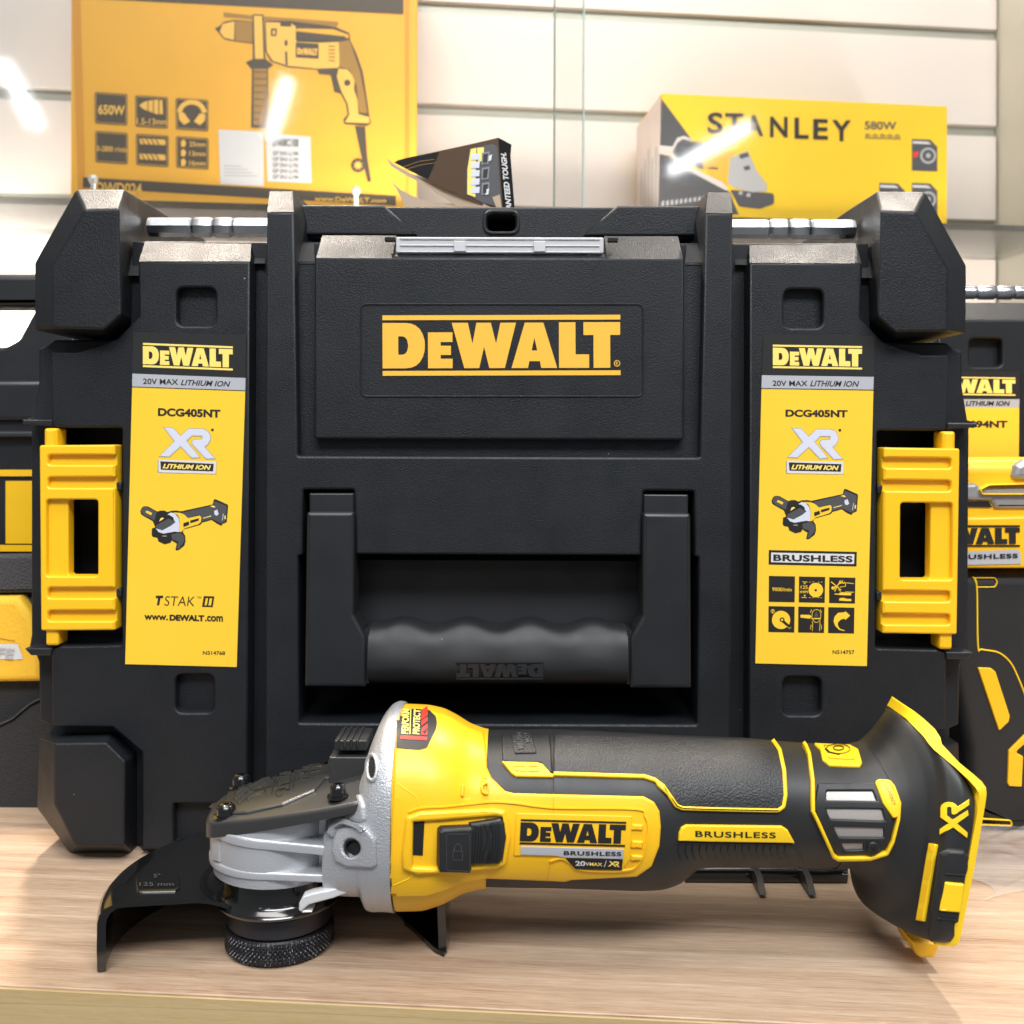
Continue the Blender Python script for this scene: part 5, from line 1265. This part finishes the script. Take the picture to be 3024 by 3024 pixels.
for (x, y) in ((1628,330),(1628,580),(1442,580)):
    Sp(GR, [(x,y),(x+105,y+4),(x+145,y+45),(x+145,y+185),(x,y+180)])
    Sp(M['lgrey'], circ(x+92,y+95,46,20), h*.5); Sp(GR, circ(x+92,y+95,34,20), h*.8); Sp(M['lgrey'], circ(x+92,y+95,14,14), h*1.2)
    Sp(M['wht'], [(x+4,y+12),(x+90,y+16),(x+110,y+30),(x+4,y+26)], h*.5); Sp(M['red'], [(x+4,y+75),(x+40,y+70),(x+30,y+100),(x+10,y+110)], h*.5)
mb.build('carton_print', c2, label='black lettering and grinder picture')
# printed left flap
mb = MB()
q = [(P[4][0]-.0004, P[4][1], BZ+.002), (P[0][0]-.0004, 0.001, BZ+.002), (P[3][0]-.0004, 0.001, ztop-.002), (P[7][0]-.0004, P[7][1], ztop-.002)]
mb.add(q, [(0,1,2,3)], M['pink'])
for k in range(5):
    t = 0.2 + k*0.15; a = Vector(q[0])*(1-t)+Vector(q[1])*t; b = Vector(q[3])*(1-t)+Vector(q[2])*t; w = (Vector(q[1])-Vector(q[0]))*0.07
    z_ = Vector((-0.0003, 0, 0)); mb.add([a.lerp(b, .1)+z_, a.lerp(b, .1)+w+z_, a.lerp(b, .55+.06*(k % 3))+w+z_, a.lerp(b, .55+.06*(k % 3))+z_], [(0,1,2,3)], M['lgrey'])
mb.build('side_print', c2, label='pale printed left side')
# dark corner behind shelf edges are left to light

# ------------------------------------------------------------------ leaflet in the case top
FL = Frame(0, 0.545, 0, -2.5)
lf = thing('folded_leaflet', 'glossy folded leaflet with black spine poking out of the top of the case', 'leaflet', FL)
def sheet(name, pts, mat, curve, prints=(), d=0.0, label=None):
    mb = MB(); base = PM(FL, d)
    def mpc(x, y, h=0):
        p = base(x, y, h); p.y += curve(x, y); return p
    mpc.u = base.u
    raised(mb, mpc, [pts], 0, mat, 0, -0.0004, grid=8)
    for m_, l, hh in prints: flat(mb, mpc, [l], hh, m_, 8)
    for t in []: pass
    return mb, mpc
brown = plastic('leaflet_brown_print', (0.085, 0.052, 0.030), 0.22, coat=0.4); cream = plastic('leaflet_back_paper', (0.45, 0.34, 0.24), 0.35); blk = plastic('leaflet_black_print', (0.010, 0.009, 0.009), 0.22, coat=0.4)
gcb = M['ink']
cvf = lambda x, y: 0.006*math.sin((x-745)/120.0)
mb, mpc = sheet('p', TP((155,290),(180,272),(230,255),(560,170),(893,88),(925,640),(900,640),(700,540),(400,410)), brown, cvf)
def q(m_, pts, hh=0.0003): flat(mb, mpc, [TP(*pts)], hh, m_, 8)
q(blk, [(160,290),(230,258),(470,200),(420,330),(390,395)]); q(M['boxmid'], [(470,200),(700,140),(640,500),(480,440)], 0.0002) if False else None
q(M['grey'], [(690,170),(850,135),(885,150),(915,590),(780,560),(665,500),(665,330)]); 
for pts in ([(695,175),(735,165),(728,520),(670,500),(672,320)], [(740,165),(790,160),(785,260),(745,265)]): q(M['lyel'], pts, 0.0005)
for k in range(5): q(M['slv'], [(700,210+k*60),(760,205+k*60),(756,250+k*60),(698,255+k*60)], 0.0007)
for k in range(3): q(M['slvd'], [(775,200+k*110),(830,190+k*110),(822,280+k*110),(772,285+k*110)], 0.0006); q(M['ink'], [(785,212+k*110),(820,205+k*110),(812,268+k*110),(782,272+k*110)], 0.0008)
q(M['wht'], [(825,222),(848,212),(842,255),(822,262)], 0.0008); q(M['wht'], [(805,465),(828,458),(822,500),(802,506)], 0.0008)
flat(mb, mpc, stroke(TP((220,320),(330,275),(438,256)), 0.8), 0.0005, M['boxmid']); flat(mb, mpc, stroke(TP((240,335),(340,300),(445,280)), 0.8), 0.0005, M['boxmid'])
q(cream, [(850,520),(905,500),(918,600),(880,600)], 0.0006)
mb.build('picture_page', lf)
mb, mpc = sheet('p', TP((893,88),(985,120),(978,200),(1012,640),(925,640),(905,300)), blk, lambda x, y: cvf(939, 0) + (x-939)*0.0002)
b = TP((990,620),(948,190),(944,620)); text(mb, mpc, 'GUARANTEED TOUGH.', TP((1000,800))[0], TP((946,188))[0], TP((962,800))[0], 0.0003, M['wht'], bold=0.04) if False else text(mb, mpc, 'RANTEED TOUGH.', TP((990,622))[0], TP((948,188))[0], TP((950,622))[0], 0.0003, M['wht'], bold=0.04)
mb.build('spine_strip', lf)
mb, mpc = sheet('p', TP((100,258),(160,300),(260,350),(450,410),(650,490),(790,560),(900,620),(900,660),(640,640),(590,570),(400,450),(240,370),(130,310)), cream, lambda x, y: 0.010*math.sin((x-725)/90.0), d=-0.003); mb.build('back_page', lf)
mb, mpc = sheet('p', TP((82,355),(130,420),(190,470),(300,520),(450,555),(620,580),(760,600),(760,660),(260,660),(225,590),(195,530),(165,470)), cream, lambda x, y: 0.008*math.sin((x-725)/60.0), d=-0.007); mb.build('back_page', lf)

# ------------------------------------------------------------------ second case at the right, behind
FR = Frame(0, 0.600, 0, 0)
c3 = thing('tool_case', 'second black tool case mostly hidden behind the driver at the right edge', 'tool case', FR)
mp = PM(FR, 0); mb = MB(); CM = M['case']
def zfl(l): return l
bodyp = [(1770,603),(2300,603,0),(2300,1520),(1770,1520)]
sq = S1((540,445,24),(683,445,24),(683,570,24),(540,570,24))
raised(mb, mp, [bodyp, sq], 0, CM, 0.0012, -0.16); flat(mb, PM(FR, 0.006), [[(x, y) for x, y in ((1815,625),(1900,625),(1900,700),(1815,700))]], 0, CM)
q0, q1 = FR.pt(1770, 603, 0), FR.pt(2300, 603, 0); z1_ = FR.pt(1800, 571, 0.011).z
mb.add([(q0.x, 0.0002, q0.z), (q1.x, 0.0002, q0.z), (q1.x, 0.011, z1_), (q0.x, 0.011, z1_), (q1.x, 0.15, z1_), (q0.x, 0.15, z1_)], [(0,1,2,3),(3,2,4,5)], CM)
mb.build('body', c3)
mb = MB(); p = FR.pt(1860, 552, 0.035); xx = [FR.pt(x, 552, 0.035).x for x in (1770,1835,1838,1842,1846,1849,1872,1875,1879,1883,1886,1906,1909,1913,1917,1920,2100)]
rr = [1,1,1,.86,1,1.06,1.06,1,.86,1,1.06,1.06,1,.86,1,1,1]
tube(mb, [(x, 0.035, p.z) for x in xx], [0.0042*k for k in rr], M['steel'], 20); mb.build('steel_tube', c3, angle=40)
mb = MB()
raised(mb, mp, [S1((300,590),(758,590),(758,712),(300,712))], 0.0003, M['stkb'], 0, -.0002); raised(mb, mp, [S1((300,712),(758,710),(757,750),(300,750))], 0.0003, M['stkg'], 0, -.0002); raised(mb, mp, [S1((300,750),(757,750),(752,1350),(290,1350))], 0.0003, M['stk'], 0, -.0002)
logo(mb, mp, S1((365,612))[0], S1((740,617))[0], S1((365,692))[0], 0.0005, M['lyel'])
T(mb, mp, S1, '20V MAX LITHIUM ION', 380, 741, 716, 720, 0.0005, M['ink'], 0.0, bold=0.03, shear=0.2); T(mb, mp, S1, 'DCF894NT', 430, 838, 705, 806, 0.0005, M['ink'], 0, bold=0.04)
mb.build('product_sticker', c3)
# driver in front of it
FV = Frame(0, 0.552, 0, 0)
dv = thing('cordless_driver', 'yellow, grey and black cordless driver standing at the right edge of the counter', 'cordless driver', FV)
mp = PM(FV, -0.03); mb = MB()
raised(mb, mp, [[(1790,866,10),(2150,866,30),(2230,920,30),(2230,1040,30),(2150,1073,20),(1790,1073,8)]], 0, M['yelg'], 0.007, -0.06, nb=6); mb.build('motor_housing', dv, angle=60)
mb = MB()
raised(mb, mp, [RT((0,190,6),(120,188,8),(135,205,8),(340,200),(900,200),(900,300),(200,300,6),(180,265,6),(0,262))], 0.002, M['silverp'], 0.002, -0.002)
raised(mb, mp, [RT((270,160,12),(285,110,20),(330,82,10),(900,82),(900,185),(290,175,10))], 0.003, M['silverp'], 0.003, -0.002)
mb.build('gear_case', dv, angle=50)
mb = MB()
raised(mb, mp, stroke(rpath([(p[0], p[1], 6) for p in RT((340,235),(135,235),(125,215),(165,195),(345,190))]), 2.4), 0.0045, M['yelr'], 0.0005, 0)
flat(mb, mp, [RT((0,268),(175,268),(190,294),(0,290))], 0.0008, M['void'])
mb.build('trim_line', dv)
mb = MB()
raised(mb, mp, [RT((5,340),(345,330,8),(900,330),(900,560),(5,560))], 0.0025, M['yelg'], 0.0015, -0.002)
lq = RT((-118,373),(303,371),(-118,465)); logo(mb, mp, lq[0], lq[1], lq[2], 0.0030, M['ink'], only=(4,5,6,7))
for y_ in (371, 457): flat(mb, mp, [RT((5,y_),(303,y_),(303,y_+8),(5,y_+8))], 0.003, M['ink'])
flat(mb, mp, [RT((5,488),(295,478,10),(305,490,6),(308,540,6),(5,545))], 0.003, M['stkg']); b = RT((10,520),(292,514),(10,500)); text(mb, mp, 'BRUSHLESS', b[0], b[1], b[2], 0.0034, M['ink'], bold=0.03, space=1.1)
mb.build('brand_plate', dv)
mb = MB()
hp = RT((-20,570),(345,565),(900,570),(905,640),(700,760,60),(560,900,80),(520,1050),(600,1350),(700,1560,40),(760,1640,30),(760,1740,20),(260,1738,20),(70,1650,30),(60,1580,20),(90,1500,30),(85,1350),(30,1100,40),(-20,900))
mp2 = PM(FV, -0.026); raised(mb, mp2, [hp], 0, M['rub'], 0.008, -0.052, nb=6); mb.build('handle', dv, angle=60)
mb = MB()
for pth, w in (([(108,600),(125,645),(130,900),(148,918),(220,932),(272,975),(310,1050),(345,1140)], 3.2), ([(345,1150),(400,1300),(420,1450)], 3.0)):
    raised(mb, mp2, stroke(smooth_path(RT(*pth), 5), w), 0.0006, M['yelr'], 0.0004, -.0004)
raised(mb, mp2, stroke(rnd(RT((112,604,6),(205,604,12),(215,622,10),(205,644,12),(128,645,6))), 2.4, True), 0.0006, M['yelr'], 0.0004, -.0004)
raised(mb, mp2, [RT((126,996,6),(185,998,14),(205,1015,12),(268,1210,10),(262,1235,8),(220,1275,5))], 0.0012, M['yelg'], 0.0006, -.0004)
raised(mb, mp2, [RT((345,1285),(330,1292,12),(262,1360,14),(257,1505,10),(265,1517,6),(320,1520,6),(326,1385,10),(292,1368,10),(345,1320))], 0.0012, M['yelg'], 0.0006, -.0004)
raised(mb, mp2, stroke(rnd(RT((100,1658,16),(275,1668,16),(278,1692,16),(110,1686,16))), 2.6, True), 0.0010, M['yelr'], 0.0004, -.0004)
mb.build('handle_piping', dv)
# ------------------------------------------------------------------ clear plastic bag
mb = MB(); rings = []
random.seed(11)
c_ = [0.0]*40
def wr(u, v): return 0.0012*(math.sin(u*19+math.sin(v*11)*2)+math.sin(v*21+u*13)+0.5*math.sin(u*47-v*33)) 
for i in range(61):
    u = i/60; row = []
    for j in range(41):
        v = j/40; x = 0.205 + 0.16*u + 0.010*math.sin(v*9); y = 0.445 + 0.075*v + 0.012*math.sin(u*7)
        e = min(1, 6*min(u, 1-u, v, 1-v)); row.append(Vector((x, y, 0.0012 + e*max(0.0005, 0.0045+wr(u, v)))))
    rings.append(row)
skin(mb, rings, M['film'], closed=False)
o = mb.build('plastic_bag', angle=25); tag(o, 'crumpled clear plastic bag lying on the counter behind the battery mount', 'plastic bag')

# ------------------------------------------------------------------ left: second black case and soft bag
FQ = Frame(0, 0.600, 0, 0)
c5 = thing('tool_box', 'black tool box with carrying bar and big yellow emblem at the left edge', 'tool box', FQ)
mp = PM(FQ, 0); mb = MB()
raised(mb, mp, [[(-400,515,8),(90,515,8),(90,578,6),(-400,580,6)]], 0, M['case_smooth'], 0.004, -0.02); mb.build('carrying_bar', c5)
mb = MB()
raised(mb, mp, [[(-400,655),(10,655,20),(35,642,20),(80,560),(140,500),(140,1500),(-400,1500)]], 0, M['case_smooth'], 0.002, -0.12)
raised(mb, mp, [[(-400,718),(140,718),(140,795),(-400,795)]], 0.004, M['case_smooth'], 0.003, -0.01); raised(mb, mp, [[(-400,812,4),(140,812,4),(140,828,4),(-400,828,4)]], 0.006, M['case_smooth'], 0.003, -0.01)
mb.build('body', c5)
mb = MB()
lq = LB((-520,703),(128,703),(-520,972)); 
logo(mb, mp, (-640, 886), (95, 886), (-640, 1040), 0.0014, M['yel'], only=(0,1,2,3,4,5)); flat(mb, mp, [LB((22,737),(150,737),(150,940),(22,940))], 0.0014, M['yel'])
mb.build('emblem', c5)
FU = Frame(0, 0.560, 0, 0)
bag = thing('tool_bag', 'soft black and yellow fabric tool bag at the left edge of the counter', 'tool bag', FU)
mp = PM(FU, 0); mb = MB()
raised(mb, mp, [[(-350,1120,20),(120,1120,20),(120,1549),(-350,1549)]], -0.004, M['fabric'], 0.006, -0.09); mb.build('bag_body', bag)
mb = MB(); raised(mb, mp, [[(-350,1052,5),(110,1046,5),(110,1118,5),(-350,1124,5)]], 0.0, M['strap'], 0.002, -0.008); mb.build('strap', bag)
mb = MB(); raised(mb, mp, [[(-350,1128),(40,1124),(66,1160),(84,1230),(88,1284),(-350,1290)]], 0.004, M['yfab'], 0.004, -0.02, nb=4)
flat(mb, mp, stroke([(-350,1195),(0,1200),(36,1207)], 1.4), 0.0044, M['boxmid']); flat(mb, mp, [LB((-200,1262),(70,1262),(88,1310),(60,1312),(-200,1302))], 0.0044, M['wht']); b = LB((-60,1296),(55,1308),(-60,1270)); text(mb, mp, 'XR FLEX', b[0], b[1], b[2], 0.0007, M['lgrey'], shear=0.2, bold=0.03) if False else None
b = [(2,1238),(36,1242),(2,1218)]; text(mb, mp, 'FE', b[0], b[1], b[2], 0.0048, M['lgrey'], shear=0.2, bold=0.03)
mb.build('pocket', bag, label='yellow fabric pocket')
mb = MB(); raised(mb, mp, [[(-350,1375),(0,1365),(30,1352),(62,1325),(130,1300),(130,1540),(-350,1545)]], 0.004, M['fabric'], 0.003, -0.006)
raised(mb, mp, stroke([(-100,1372),(0,1366),(30,1352),(62,1325),(90,1310)], 3.0), 0.0052, M['strap'], 0.0008, 0.002); mb.build('front_flap', bag)
